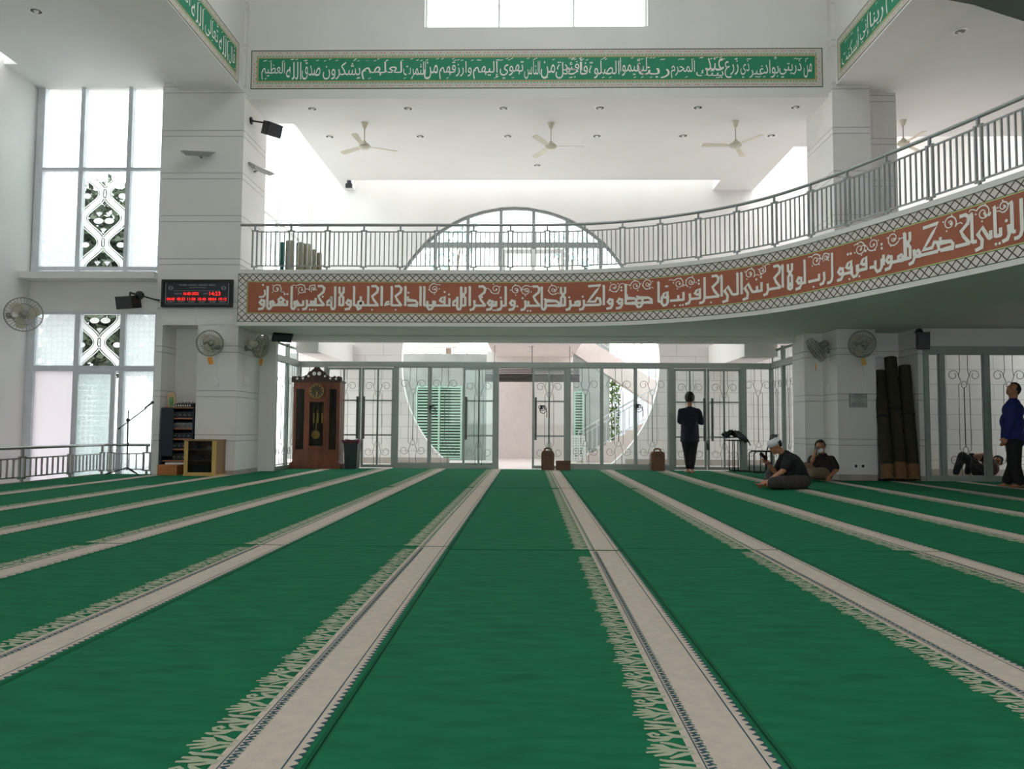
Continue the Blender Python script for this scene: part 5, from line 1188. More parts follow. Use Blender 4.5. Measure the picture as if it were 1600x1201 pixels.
for i, (px, ptop, wpx, mi, lb) in enumerate(((441.5, 379, 7, 0, 'thin teal rolled mat standing on the balcony next to the column'), (453.5, 377, 15.5, 1, 'grey-beige rolled mat standing on the balcony, tallest of the row'), (469.5, 380, 14.5, 2, 'olive rolled mat standing on the balcony, right after the tallest'), (481, 382, 12, 1, 'grey-beige rolled mat in the middle of the balcony row'), (491, 391, 9, 2, 'shorter olive rolled mat on the balcony row'), (499, 396, 9, 3, 'shortest dark rolled mat at the end of the balcony row'))):
    Ym = 14.85+0.10*(i % 2); q = at(px, ptop, Ym); w = wpx*0.90*14.85/FOC; r = thing('mat_roll', lb, 'rolled mat', (q[0], Ym, ZT), 'rolled mats on the balcony'); m = MB()
    m.lathe([(w/2, ZT+0.004-q[2]), (w/2*1.01, (ZT-q[2])*0.5), (w/2, 0.0)], q, 20); m.build('roll', M_up[mi], r, 50)
    m = MB(); m.tube([(q[0]+w/2*0.9*(1-a_/30)*cos(a_), q[1]+w/2*0.9*(1-a_/30)*sin(a_), q[2]+0.004) for a_ in [k*0.5 for k in range(50)]], 0.006, 4); m.build('rolled_end', M_up[3], r)
# ------------------------------------------------------------------ outside: yard wall, porch, stairs, planting
YC = 23.2
mb = MB(); mb.box(-7.5, -1.25, YC, YC+0.25, -0.05, 3.22); mb.box(1.35, 2.45, YC, YC+0.25, -0.05, 3.6)
struct('wall_yard', mb, M_conc)
mb = MB(); mb.box(-7.5, -2.15, YC-0.02, YC+0.3, 3.42, 3.85)
for k in range(14): mb.box(-7.4+0.42*k, -7.34+0.42*k, YC, YC+0.2, 3.22, 3.42)
struct('trim_4', mb, M_white)
mb = MB(); mb.box(-1.30, -1.02, YC-0.1, YC+0.25, -0.02, 3.3); struct('column_3', mb, M_white)
M_porch = mat('porch_wall_paint', (234, 226, 223), 0.85, var=0.03); 
mb = MB(); mb.box(-4.3, 2.45, 24.6, 24.8, -0.05, 3.3)
struct('wall_porch', mb, M_porch)
mb = MB(); mb.box(-1.15, 1.42, 21.0, 24.8, 3.28, 3.5); struct('ceiling_porch', mb, M_porch)
# louvred doors
def louvre(name, label, x0, x1, z0, z1, y, leaves, n=24):
    r = struct_root(name, ((x0+x1)/2, y, z0)); m = MB(); e = 0.05
    xs = [x0+(x1-x0)*k/leaves for k in range(leaves+1)]
    for q in xs: m.box(q-e/2, q+e/2, y-0.05, y, z0, z1)
    for z in (z0, z1-e): m.box(x0, x1, y-0.05, y, z, z+e)
    m.build('door_frame', M_lout, r); m = MB()
    for k in range(n):
        z = z0+e+(z1-z0-2*e)*(k+0.5)/n
        m.bar((x0+0.02, y-0.03, z), (x1-0.02, y-0.03, z), 0.05, 0.036, up=(0, -0.35, 0.94))
    m.build('louvre_slats', M_lout, r); MB().box(x0, x1, y-0.012, y-0.002, z0, z1).build('door_backing', M_loutd, r)  # dark sheet stands in for the shade between the slats
    return r
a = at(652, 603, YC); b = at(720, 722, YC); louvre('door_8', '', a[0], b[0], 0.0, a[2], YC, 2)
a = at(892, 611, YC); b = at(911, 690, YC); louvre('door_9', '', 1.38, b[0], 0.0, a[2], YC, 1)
# rolled blind hanging at the porch front
M_bamboo = mat('dark_bamboo_blind', (62, 58, 54), 0.8, var=0.3, scale=3, stretch=(1, 1, 20))
a = at(758, 574, 21.4); b = at(905, 597, 21.4); r = thing('rolled_blind', 'dark bamboo blind rolled up under the porch ceiling beyond the open door', 'blind', ((a[0]+b[0])/2, 21.4, 3.28))
MB().cyl((a[0], 21.4, b[2]+0.1), (b[0], 21.4, b[2]+0.1), 0.10, 14).build('blind_roll', M_bamboo, r, 40); m = MB()
for k in range(5): m.box(a[0], b[0], 21.385, 21.40, b[2]+0.20+0.045*k, b[2]+0.228+0.045*k)
m.build('blind_slats', M_bamboo, r); m = MB()
for q in (0.1, 0.5, 0.9): m.tube([(a[0]+(b[0]-a[0])*q, 21.38, b[2]), (a[0]+(b[0]-a[0])*q, 21.39, 3.29)], 0.008, 5)
m.build('blind_cord', M_dark, r)
# stairs
M_railw = mat('pale_silver_rail', (206, 210, 214), 0.4, 0.2)
M_step = mat('pale_stair', (214, 204, 200), 0.8, var=0.04)
mb = MB(); y0, y1 = 22.0, 23.1
for k in range(11): mb.box(1.45+0.29*k, 1.45+0.29*(k+1)+(0.0), y0, y1, -0.05, 0.17*(k+1)-0.10)
mb.box(1.45+0.29*11, 6.0, y0, 23.7, 1.55, 1.75); mb.prism([(1.36, -0.05), (4.64, -0.05), (4.64, 1.92), (1.36, 0.0)], 21.985, 22.0, axis='Y'); struct('stairs_lower', mb, M_step)
mb = MB(); mb.prism([(1.42, 3.20), (3.67, 1.76), (4.7, 1.15), (5.6, 1.15), (5.6, 1.75), (4.95, 1.75), (2.12, 3.47), (0.9, 4.21), (0.3, 3.92)], 23.15, 23.7, axis='Y'); struct('stairs_upper', mb, M_step)
mb = MB(); mb.box(2.75, 8.5, 25.4, 25.6, -0.05, 3.4); struct('wall_stair', mb, mat('blue_white_wall', (216, 220, 232), 0.85, var=0.03))
def slope_rail(label, y, x0, z0, x1, z1, n):
    r = thing('stair_railing', label, 'railing', (x0, y, z0)); m = MB(); dx = x1-x0; dz = z1-z0
    m.bar((x0, y, z0+0.84), (x1, y, z1+0.84), 0.05, 0.04); m.build('handrail', M_railw, r); m = MB()
    for h in (0.10, 0.70): MB().bar((x0, y, z0+h), (x1, y, z1+h), 0.03, 0.03).build('panel_rail', M_railw, r)
    for k in range(n+1):
        t = k/n; big = k % 4 == 0
        m = MB(); m.bar((x0+dx*t, y, z0+dz*t+(0.0 if big else 0.1)), (x0+dx*t, y, z0+dz*t+(0.84 if big else 0.70)), 0.035 if big else 0.02); m.build('post' if big else 'baluster', M_railw, r)
    return r
slope_rail('silver railing climbing the outdoor stairs behind the glass panels', 21.96, 1.42, 0.02, 4.6, 1.88, 24)
slope_rail('silver railing on the upper stair flight seen through the round opening', 23.2, 4.75, 1.90, 1.1, 4.12, 28)
r = thing('lattice_gate', 'small white lattice gate at the foot of the outdoor stairs', 'gate', (1.4, 21.8, 0)); m = MB()
for k in range(6): m.box(1.22+0.07*k, 1.24+0.07*k, 21.8, 21.82, 0.0, 0.72)
for k in range(10): m.box(1.22, 1.60, 21.785, 21.80, 0.05+0.072*k, 0.075+0.072*k)
m.build('lattice', M_white, r); m = MB(); m.box(1.20, 1.23, 21.78, 21.83, -0.02, 0.75); m.box(1.59, 1.62, 21.78, 21.83, -0.02, 0.75); m.box(1.2, 1.62, 21.78, 21.83, 0.72, 0.75); m.build('gate_frame', M_white, r)
# trees and climbers
M_leafs = [mat('dark_leaf', (58, 84, 44), 0.6, var=0.35, scale=3), mat('mid_leaf', (92, 124, 66), 0.6, var=0.3, scale=3), mat('light_leaf', (150, 176, 96), 0.6, var=0.25, scale=3)]
M_bark = mat('bark', (96, 84, 70), 0.9, var=0.3, scale=8, bump=0.4)
def crown(m, blobs, n, size, rnd):
    for _ in range(n):
        c, R_ = rnd.choice(blobs); d = Vector((rnd.gauss(0,1), rnd.gauss(0,1), rnd.gauss(0,1))).normalized()*(R_*(0.55+0.5*rnd.random()))
        p = Vector(c)+d; a = Vector((rnd.gauss(0,1), rnd.gauss(0,1), rnd.gauss(0,0.6))).normalized()*size*(0.7+0.6*rnd.random()); b = a.cross(Vector((rnd.gauss(0,1), rnd.gauss(0,1), rnd.gauss(0,1)))).normalized()*size*0.32
        m.add([p, p+a*0.5+b, p+a, p+a*0.5-b], [(0,1,2,3)], rnd.randrange(2))
def tree(label, x, y, h, blobs, n, size, seed, mats):
    rnd = random.Random(seed); r = thing('tree', label, 'tree', (x, y, -0.3), None); m = MB()
    m.tube([(x, y, -0.3), (x+0.05, y, h*0.35), (x-0.05, y+0.05, h*0.6), (x, y, h*0.85)], [0.16, 0.12, 0.09, 0.04], 10)
    for c, R_ in blobs: m.tube([(x, y, h*0.4), tuple((Vector((x, y, h*0.5))+Vector(c))/2), c], [0.07, 0.05, 0.02], 6)
    m.build('trunk', M_bark, r, True); m = MB(); crown(m, blobs, n, size, rnd); m.build('crown', mats, r, fix=False)
M_dull = [mat('shaded_leaf', (64, 74, 60), 0.7, var=0.4, scale=3), mat('grey_green_leaf', (86, 96, 78), 0.7, var=0.3, scale=3)]  # dull dark grey-green foliage colours
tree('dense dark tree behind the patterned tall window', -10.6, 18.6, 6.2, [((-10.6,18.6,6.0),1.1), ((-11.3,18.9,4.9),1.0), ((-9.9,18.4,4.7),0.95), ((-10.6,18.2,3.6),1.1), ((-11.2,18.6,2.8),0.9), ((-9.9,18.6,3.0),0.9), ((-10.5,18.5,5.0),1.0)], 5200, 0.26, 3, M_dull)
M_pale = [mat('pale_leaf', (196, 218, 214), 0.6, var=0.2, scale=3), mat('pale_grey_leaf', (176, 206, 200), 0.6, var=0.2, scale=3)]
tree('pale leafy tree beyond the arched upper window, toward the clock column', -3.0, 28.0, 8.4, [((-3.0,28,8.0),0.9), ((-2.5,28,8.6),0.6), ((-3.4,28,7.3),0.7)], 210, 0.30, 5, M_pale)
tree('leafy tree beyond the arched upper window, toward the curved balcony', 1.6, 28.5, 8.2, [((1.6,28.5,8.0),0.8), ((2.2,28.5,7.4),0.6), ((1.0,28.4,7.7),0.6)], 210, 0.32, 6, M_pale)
rnd = random.Random(11); r = thing('climbing_plant', 'narrow climbing plant on the yard wall end behind the outdoor stairs', 'plant', (2.62, 24.05, -0.05)); m = MB(); crown(m, [((2.62,24.05,0.3+0.28*k),0.24) for k in range(10)], 1100, 0.10, rnd); m.build('foliage', M_leafs[1:], r, fix=False)
m = MB(); m.tube([(2.62, 24.1, -0.05), (2.6, 24.1, 1.2), (2.64, 24.1, 2.9)], 0.02, 6); m.build('stem', M_bark, r, True)
# ------------------------------------------------------------------ people
M_skin = mat('warm_brown_skin', (176, 122, 92), 0.55, var=0.06, scale=20); M_skinf = mat('foot_skin', (186, 134, 104), 0.55, var=0.06, scale=20)
M_hair = mat('black_hair', (20, 18, 17), 0.6, var=0.2, scale=40); M_navy_s = mat('dark_navy_shirt', (22, 28, 44), 0.9, var=0.15, scale=12); M_blk = mat('black_tee', (24, 26, 29), 0.9, var=0.15, scale=12)
M_blue = mat('royal_blue_uniform', (30, 40, 104), 0.85, var=0.12, scale=12); M_trs = mat('black_trousers', (20, 20, 24), 0.9, var=0.15, scale=14); M_chk = mat('dark_grey_trousers', (62, 58, 58), 0.9, var=0.22, scale=30)
M_mar = mat('dark_maroon_polo', (48, 36, 38), 0.9, var=0.15, scale=14); M_khk = mat('khaki_trousers', (128, 108, 90), 0.9, var=0.1, scale=14); M_cap = mat('white_knit_cap', (214, 216, 222), 0.9, var=0.05, scale=60, bump=0.3, bscale=200); M_mask = mat('white_face_mask', (226, 228, 228), 0.8, var=0.02)
M_eye = mat('dark_eye', (24, 18, 16), 0.3); M_lip = mat('lip', (150, 88, 78), 0.5); M_phone = mat('black_phone', (18, 19, 22), 0.25); M_dkred = mat('dark_red_shirt', (72, 40, 42), 0.9, var=0.15, scale=14)
_tx = bpy.data.textures.new('cloth_folds', 'CLOUDS'); _tx.noise_scale = 0.11; _tx.noise_depth = 2
V = Vector
def cap_(m, p, q, r1, r2):
    p = V(p); q = V(q); m.tube([p, q], [r1, r2], 14); m.ellip(p, (r1,)*3, 12, 8); m.ellip(q, (r2,)*3, 12, 8)
def chain(m, pts, rs):
    for i in range(len(pts)-1): cap_(m, pts[i], pts[i+1], rs[i], rs[i+1])
def axes(f, u):
    f = V(f).normalized(); r = f.cross(V(u)).normalized(); u2 = r.cross(f).normalized(); return r, f, u2, Matrix((r, f, u2)).transposed()
def melt(m, name, mt, parent, vox, smooth_it=4, folds=0.0):
    m.v = [(v[0], v[1], max(v[2], 0.023)) for v in m.v]
    o = m.build(name, mt, parent, True); md = o.modifiers.new('melt', 'REMESH'); md.mode = 'VOXEL'; md.voxel_size = vox; md.use_smooth_shade = True
    s = o.modifiers.new('relax', 'SMOOTH'); s.iterations = smooth_it; s.factor = 0.5
    if folds: d = o.modifiers.new('folds', 'DISPLACE'); d.texture = _tx; d.strength = folds; d.mid_level = 0.5; d.texture_coords = 'GLOBAL'
    return o
def head(m, c, f, u, k=1.0):
    c = V(c); r, f, u, M = axes(f, u)
    m.ellip(c+u*0.025*k, (0.076*k, 0.096*k, 0.092*k), 18, 12, M=M); m.ellip(c+f*0.030*k-u*0.055*k, (0.056*k, 0.064*k, 0.066*k), 16, 10, M=M); m.ellip(c+f*0.066*k-u*0.095*k, (0.026*k, 0.026*k, 0.020*k), 10, 8, M=M)
    m.ellip(c+f*0.082*k+u*0.020*k, (0.050*k, 0.014*k, 0.012*k), 10, 8, M=M)
    cap_(m, c+f*0.088*k+u*0.008*k, c+f*0.108*k-u*0.032*k, 0.009*k, 0.014*k); m.ellip(c+f*0.086*k-u*0.062*k, (0.024*k, 0.012*k, 0.012*k), 10, 8, M=M)
    for s in (1, -1): m.ellip(c+r*0.078*k*s-f*0.012*k-u*0.012*k, (0.012*k, 0.020*k, 0.032*k), 10, 8, M=M); m.ellip(c+r*0.044*k*s+f*0.060*k-u*0.022*k, (0.022*k, 0.02*k, 0.02*k), 10, 8, M=M)
def face_parts(body, c, f, u, k=1.0, mouth=True):
    c = V(c); r, f, u, M = axes(f, u)
    for s in (1, -1):
        m = MB(); m.ellip(c+r*0.032*k*s+f*0.086*k+u*0.002*k, (0.013*k, 0.007*k, 0.006*k), 10, 6, M=M); m.build('eye', M_eye, body, True)
        m = MB(); m.ellip(c+r*0.032*k*s+f*0.092*k+u*0.024*k, (0.020*k, 0.006*k, 0.004*k), 10, 6, M=M); m.build('eyebrow', M_hair, body, True)
    if mouth: m = MB(); m.ellip(c+f*0.096*k-u*0.064*k, (0.022*k, 0.006*k, 0.007*k), 10, 6, M=M); m.build('lips', M_lip, body, True)
def hair(body, c, f, u, k=1.0, front=0.35, low=-0.35, bulk=1.08):
    c = V(c); r, f, u, M = axes(f, u); m = MB(); n, q = 26, 18; rr = (0.079*k*bulk, 0.100*k*bulk, 0.096*k*bulk); cc = c+u*0.028*k-f*0.004*k
    P = []; 
    for i in range(q+1):
        th = pi*i/q
        for j in range(n):
            ph = 2*pi*j/n; P.append((sin(th)*cos(ph), sin(th)*sin(ph), cos(th)))
    keep = lambda p: (p[1] < front or p[2] > 0.62) and p[2] > (low-0.35*max(0, -p[1]))
    m.v = [tuple(cc+M @ V((p[0]*rr[0], p[1]*rr[1], p[2]*rr[2]))) for p in P]
    for i in range(q):
        for j in range(n):
            a = [i*n+j, (i+1)*n+j, (i+1)*n+(j+1) % n, i*n+(j+1) % n]
            if all(keep(P[x]) for x in a): m.f.append(tuple(a)); m.mi.append(0)
    o = m.build('hair', M_hair, body, True); s = o.modifiers.new('thick', 'SOLIDIFY'); s.thickness = 0.014; s.offset = 0.3
    d = o.modifiers.new('tufts', 'DISPLACE'); d.texture = _tx; d.strength = 0.014; d.texture_coords = 'GLOBAL'; return o
def hand(m, wrist, d, nrm, curl=0.4, thumb=1, k=1.0, spread=0.1):
    """d: finger direction, nrm: palm normal (fingers curl towards it); thumb: side along d x nrm"""
    w = V(wrist); d = V(d).normalized(); nrm = V(nrm); nrm = (nrm-d*nrm.dot(d)).normalized(); s = d.cross(nrm)*thumb; M = Matrix((s, d, nrm)).transposed()
    m.ellip(w+d*0.048*k, (0.041*k, 0.056*k, 0.017*k), 14, 10, M=M)
    for i, (o, L) in enumerate(((0.030, 0.074), (0.010, 0.084), (-0.010, 0.078), (-0.029, 0.060))):
        p = w+d*(0.088-0.004*abs(i-1))*k+s*o*k; a = curl*(0.6+0.1*i); dd = d+s*spread*(0.5-i/3)
        pts = [p-d*0.02*k, p]
        for seg, fr in ((0, 0.45), (1, 0.30), (2, 0.25)):
            ang = a*(seg+1); e = (dd*cos(ang)+nrm*sin(ang)).normalized(); pts.append(pts[-1]+e*L*fr*k)
        chain(m, pts, [0.0105*k, 0.0100*k, 0.0092*k, 0.0088*k, 0.0078*k])
    t0 = w+d*0.022*k+s*0.030*k; t1 = t0+(s*0.75+d*0.65+nrm*0.25).normalized()*0.040*k; t2 = t1+(s*0.25+d*0.85+nrm*(0.3+curl*0.4)).normalized()*0.034*k
    chain(m, [t0, t1, t2], [0.0135*k, 0.0115*k, 0.0092*k])
def foot(m, ankle, toe_dir, k=1.0, sole=(0, 0, -1)):
    a = V(ankle); t = V(toe_dir).normalized(); s = V(sole).normalized(); r = t.cross(s).normalized(); M = Matrix((r, t, s)).transposed()
    h = a+s*0.045*k-t*0.035*k; m.ellip(h, (0.032*k, 0.042*k, 0.034*k), 12, 8, M=M); cap_(m, a+s*0.015*k, a+t*0.085*k+s*0.045*k, 0.034*k, 0.024*k); m.ellip(a+t*0.105*k+s*0.055*k, (0.044*k, 0.060*k, 0.020*k), 14, 8, M=M)
    for i in range(5): q = a+t*(0.160-0.012*i)*k+s*0.060*k+r*(0.032-0.016*i)*k; cap_(m, q-t*0.03*k, q+t*0.012*k, (0.013 if i == 0 else 0.010)*k, (0.012 if i == 0 else 0.009)*k)

def A(px, py, Y): return V(at(px, py, Y))
# --- 1. walking man seen from behind
r = thing('person', 'person in navy shirt and black trousers seen from behind, standing at the glass door', 'person', (3.43, 16.42, 0))
Y = 16.42; hc = A(1077.5, 622.5, Y+0.03); ne = A(1077.5, 637, Y); sl = A(1065, 643.5, Y); sr = A(1090, 643.5, Y); el = A(1063, 658, Y+0.06); er = A(1096, 659, Y+0.06); wl = A(1082, 655, Y+0.30); wr_ = A(1073, 654, Y+0.28)
pe = A(1078, 688, Y); hl = A(1073.2, 690, Y); hr = A(1082.5, 690, Y); kl = A(1074.8, 709, Y+0.05); kr = A(1081.6, 709, Y-0.01); al = V((A(1075.5, 731, Y+0.03).x, Y+0.06, 0.085)); ar = V((A(1080.5, 732, Y).x, Y-0.06, 0.09))
b = MB(); head(b, hc, (0, 1, -0.12), (0, 0, 1), 1.06); chain(b, [hc-V((0, 0.01, 0.06)), ne, ne-V((0, 0, 0.06))], [0.056, 0.058, 0.07]); chain(b, [ne-V((0,0,.05)), A(1077.5, 660, Y), pe], [0.085, 0.09, 0.09])
for s_, e_, w_ in ((sl, el, wl), (sr, er, wr_)): chain(b, [s_, e_, w_], [0.055, 0.042, 0.030])
hand(b, wl, (1, 0.1, 0.1), (0, -1, 0), 0.3, -1); hand(b, wr_, (-1, 0.1, 0.1), (0, -1, 0), 0.3, 1)
for h_, k_, a_ in ((hl, kl, al), (hr, kr, ar)): chain(b, [h_, k_, a_], [0.08, 0.055, 0.036])
foot(b, al, (-0.15, 1, 0)); foot(b, ar, (0.2, 1, 0))
body = melt(b, 'body', M_skin, r, 0.0085, 3); face_parts(body, hc, (0, 1, -0.12), (0, 0, 1), 1.06); hair(body, hc, (0, 1, -0.12), (0, 0, 1), 1.06, bulk=1.16, front=0.45, low=-0.98)
c = MB(); chain(c, [sl, sr], [0.072, 0.072]); chain(c, [ne-V((0, 0, 0.03)), sl], [0.07, 0.08]); chain(c, [ne-V((0, 0, 0.03)), sr], [0.07, 0.08])
c.ellip(A(1077.5, 650, Y), (0.205, 0.135, 0.19), 18, 12); c.ellip(A(1077.7, 667, Y), (0.195, 0.135, 0.22), 18, 12); c.tube([A(1077.8, 664, Y), A(1077.8, 690, Y)], [0.185, 0.205], 18); cap_(c, ne+V((0, 0, -0.02)), ne-V((0, 0, 0.08)), 0.068, 0.12)
for s_, e_, w_ in ((sl, el, wl), (sr, er, wr_)): chain(c, [s_, e_, e_.lerp(w_, 0.9)], [0.082, 0.068, 0.048])
melt(c, 'shirt', M_navy_s, r, 0.012, 4, 0.018)
c = MB(); chain(c, [A(1077.8, 683, Y), pe], [0.15, 0.15])
for h_, k_, a_ in ((hl, kl, al), (hr, kr, ar)): chain(c, [h_, k_, k_.lerp(a_, 0.5), a_+V((0, 0, 0.05))], [0.118, 0.088, 0.070, 0.050])
melt(c, 'trousers', M_trs, r, 0.011, 4, 0.012)

# --- 2. seated man with white cap reading his phone
r = thing('person', 'person with white cap and black T-shirt sitting cross-legged on the carpet, looking at a phone', 'person', (4.2, 12.3, 0))
Y = 12.3; f_ = (-1, -0.12, -0.50); hc = A(1211.5, 696.5, Y-0.02); u_ = (-0.3, 0, 1)
ne = A(1224, 709, Y); sn = A(1231, 718, Y-0.17); sf = A(1226, 716, Y+0.17); pe = A(1251, 756, Y); pe.z = 0.13
eN = A(1225.5, 734, Y-0.24); wN = A(1201.5, 751, Y-0.22); eF = A(1212, 739, Y+0.16); wF = A(1199.5, 722, Y+0.05)
kN = A(1209, 756.5, Y-0.33); kN.z = 0.12; aN = A(1206, 757, Y-0.05); aN.z = 0.08; kF = A(1204, 742, Y+0.33); kF.z = 0.22; aF = A(1196, 757, Y-0.16); aF.z = 0.10
b = MB(); head(b, hc, f_, u_); chain(b, [hc+V((0.045, 0, -0.05)), ne, ne+V((0.04, 0, -0.06))], [0.055, 0.057, 0.07]); chain(b, [ne+V((0.05, 0, -0.08)), A(1240, 728, Y), pe], [0.08, 0.09, 0.09])
chain(b, [sn, eN, wN], [0.055, 0.045, 0.030]); chain(b, [sf, eF, wF], [0.055, 0.043, 0.030])
hand(b, wN, (-1, 0.15, -0.35), (0, 0.6, -0.8), 0.45, 1); hand(b, wF, (-0.75, -0.3, 0.62), (-0.5, -0.6, -0.3), 0.75, -1)
hN = pe+V((-0.02, -0.11, 0)); hF = pe+V((-0.02, 0.11, 0)); chain(b, [hN, kN, aN], [0.07, 0.05, 0.04]); chain(b, [hF, kF, aF], [0.07, 0.05, 0.04])
foot(b, aF, (-1, -0.35, -0.05), 1.0, (0, -0.7, -0.5)); foot(b, aN+V((-0.05, 0.12, 0.0)), (-0.9, 0.4, 0.25), 1.0, (-0.3, -0.3, -0.9))
body = melt(b, 'body', M_skin, r, 0.0085, 3); face_parts(body, hc, f_, u_); hair(body, hc, f_, u_, bulk=1.05, front=-0.15, low=-0.5)
m = MB(); R_, F_, U_, Mh = axes(f_, u_); cc = hc+U_*0.034
pr_ = [(0.5, 0.052), (0.86, 0.035), (1.0, 0.0), (1.02, -0.045), (0.985, -0.045), (0.97, 0.0)]
for i, (s_, h_) in enumerate([(0.0, 0.072)]+[(a_, h_+0.02) for a_, h_ in pr_]):
    for j in range(26): t = 2*pi*j/26; m.v.append(tuple(cc+Mh @ V((0.090*s_*cos(t), 0.112*s_*sin(t), h_*1.1+0.012))))
for i in range(6):
    for j in range(26): m.f.append((i*26+j, i*26+(j+1) % 26, (i+1)*26+(j+1) % 26, (i+1)*26+j)); m.mi.append(0)
o = m.build('cap', M_cap, r, True)
c = MB(); chain(c, [ne+V((0.035, 0, -0.05)), A(1238, 724, Y), A(1245, 738, Y), A(1249, 752, Y)], [0.115, 0.155, 0.165, 0.165]); c.ellip(A(1234, 722, Y), (0.12, 0.20, 0.12), 16, 10); c.ellip(A(1243, 735, Y), (0.145, 0.20, 0.2), 16, 10)
q = A(1252, 757, Y); q.z = 0.14; c.ellip(q, (0.15, 0.19, 0.12), 16, 10)
chain(c, [sn, sn.lerp(eN, 0.72)], [0.092, 0.078]); chain(c, [sf, sf.lerp(eF, 0.72)], [0.092, 0.078]); melt(c, 'shirt', M_blk, r, 0.012, 4, 0.018)
c = MB(); chain(c, [hN, kN, aN+V((0.04, 0, 0.02))], [0.12, 0.095, 0.065]); chain(c, [hF, kF, aF+V((0.06, 0.06, 0.03))], [0.12, 0.09, 0.065]); c.ellip(pe, (0.16, 0.2, 0.125), 16, 10)
c.v = [(v[0], v[1], max(v[2], 0.024)) for v in c.v]; melt(c, 'trousers', M_chk, r, 0.012, 4, 0.012)
m = MB(); m.tube([wF.lerp(eF, 0.10)+V((0.032*cos(t), 0.032*sin(t), 0.012*cos(t))) for t in [2*pi*k/14 for k in range(14)]], 0.009, 6, closed=True); m.build('wrist_watch', M_black, r, True)
q = A(1193, 712.5, Y-0.03); m = MB(); T_ = Matrix.Translation(q) @ axes((-0.72, -0.1, 0.62), (0.45, -0.75, 0.45))[3].to_4x4(); m.box(-0.037, 0.037, -0.078, 0.078, -0.005, 0.005, M=T_)
ph = m.build('phone', M_phone, loc=tuple(q)); tag(ph, 'black phone held up by the seated man with the white cap', 'phone')

# --- 3. man with mask leaning against the column, phone at his ear
r = thing('person', 'person in dark brown polo and white mask reclining against the column, phone at his ear', 'person', (5.5, 14.35, 0))
Y = 14.42; hc = A(1281.5, 698, Y-0.03); f_ = (-0.45, -1, -0.12); u_ = (0.08, 0, 1); ne = A(1285, 711, Y+0.02); s1 = A(1298, 719, Y-0.02); s2 = A(1270, 718, Y)
e1 = A(1307, 733, Y-0.06); w1 = A(1294, 746, Y-0.24); w1.z = 0.075; e2 = A(1266, 727, Y-0.14); w2 = A(1273, 710, Y-0.10); pe = A(1279, 748, Y-0.08); pe.z = 0.15
k1 = A(1266, 743, Y-0.45); k1.z = 0.16; a1 = A(1250, 748, Y-0.35); a1.z = 0.07; k2 = A(1260, 738, Y-0.15); k2.z = 0.26; a2 = A(1243, 748, Y-0.1); a2.z = 0.07
b = MB(); head(b, hc, f_, u_); chain(b, [hc+V((0.02, 0.02, -0.06)), ne, ne+V((0, 0, -0.06))], [0.058, 0.062, 0.075]); chain(b, [ne-V((0, 0, 0.06)), A(1285, 731, Y), pe], [0.085, 0.10, 0.09])
chain(b, [s1, e1, w1], [0.058, 0.046, 0.032]); chain(b, [s2, e2, w2], [0.058, 0.046, 0.032]); hand(b, w1, (-0.3, -0.7, -0.35), (-0.2, 0.2, -1), 0.25, 1); hand(b, w2, (0.15, -0.15, 1), (0.9, 0.3, 0), 0.6, 1)
h1 = pe+V((0.08, -0.05, 0)); h2 = pe+V((-0.08, 0.02, 0)); chain(b, [h1, k1, a1], [0.07, 0.05, 0.04]); chain(b, [h2, k2, a2], [0.07, 0.05, 0.04]); foot(b, a1, (-1, -0.3, 0)); foot(b, a2, (-1, -0.1, 0))
body = melt(b, 'body', M_skin, r, 0.0085, 3); face_parts(body, hc, f_, u_, mouth=False); hair(body, hc, f_, u_, bulk=1.09, front=0.30, low=-0.25)
R_, F_, U_, Mh = axes(f_, u_); m = MB(); m.ellip(hc+F_*0.062-U_*0.050, (0.064, 0.060, 0.052), 18, 12, M=Mh); 
for s_ in (1, -1): m.tube([hc+F_*0.06+R_*0.055*s_-U_*0.03, hc+R_*0.084*s_-U_*0.02-F_*0.005], 0.004, 5)
m.build('face_mask', M_mask, r, True)
c = MB(); chain(c, [ne+V((0, 0, -0.05)), A(1285, 722, Y)], [0.11, 0.16]); c.ellip(A(1284, 724, Y), (0.22, 0.15, 0.14), 16, 10); c.ellip(A(1284, 737, Y-0.03), (0.215, 0.18, 0.20), 16, 12); q = pe+V((0.03, 0.02, 0.0)); c.ellip(q, (0.19, 0.17, 0.12), 16, 10)
chain(c, [s1, s1.lerp(e1, 0.75)], [0.095, 0.078]); chain(c, [s2, s2.lerp(e2, 0.75)], [0.09, 0.075]); c.v = [(v[0], v[1], max(v[2], 0.026)) for v in c.v]; melt(c, 'polo_shirt', M_mar, r, 0.012, 4, 0.018)
c = MB(); chain(c, [h1, k1, a1+V((0.05, 0, 0.02))], [0.115, 0.095, 0.06]); chain(c, [h2, k2, a2+V((0.05, 0, 0.02))], [0.115, 0.095, 0.06]); c.v = [(v[0], v[1], max(v[2], 0.024)) for v in c.v]; melt(c, 'trousers', M_khk, r, 0.012, 4, 0.012)
q = A(1274.5, 704, Y-0.12); m = MB(); T_ = Matrix.Translation(q) @ axes((0.1, -0.1, 1), (1, 0.4, 0))[3].to_4x4(); m.box(-0.036, 0.036, -0.075, 0.075, -0.005, 0.005, M=T_); tag(m.build('phone', M_phone, loc=tuple(q)), 'dark phone held at the ear of the masked man', 'phone')

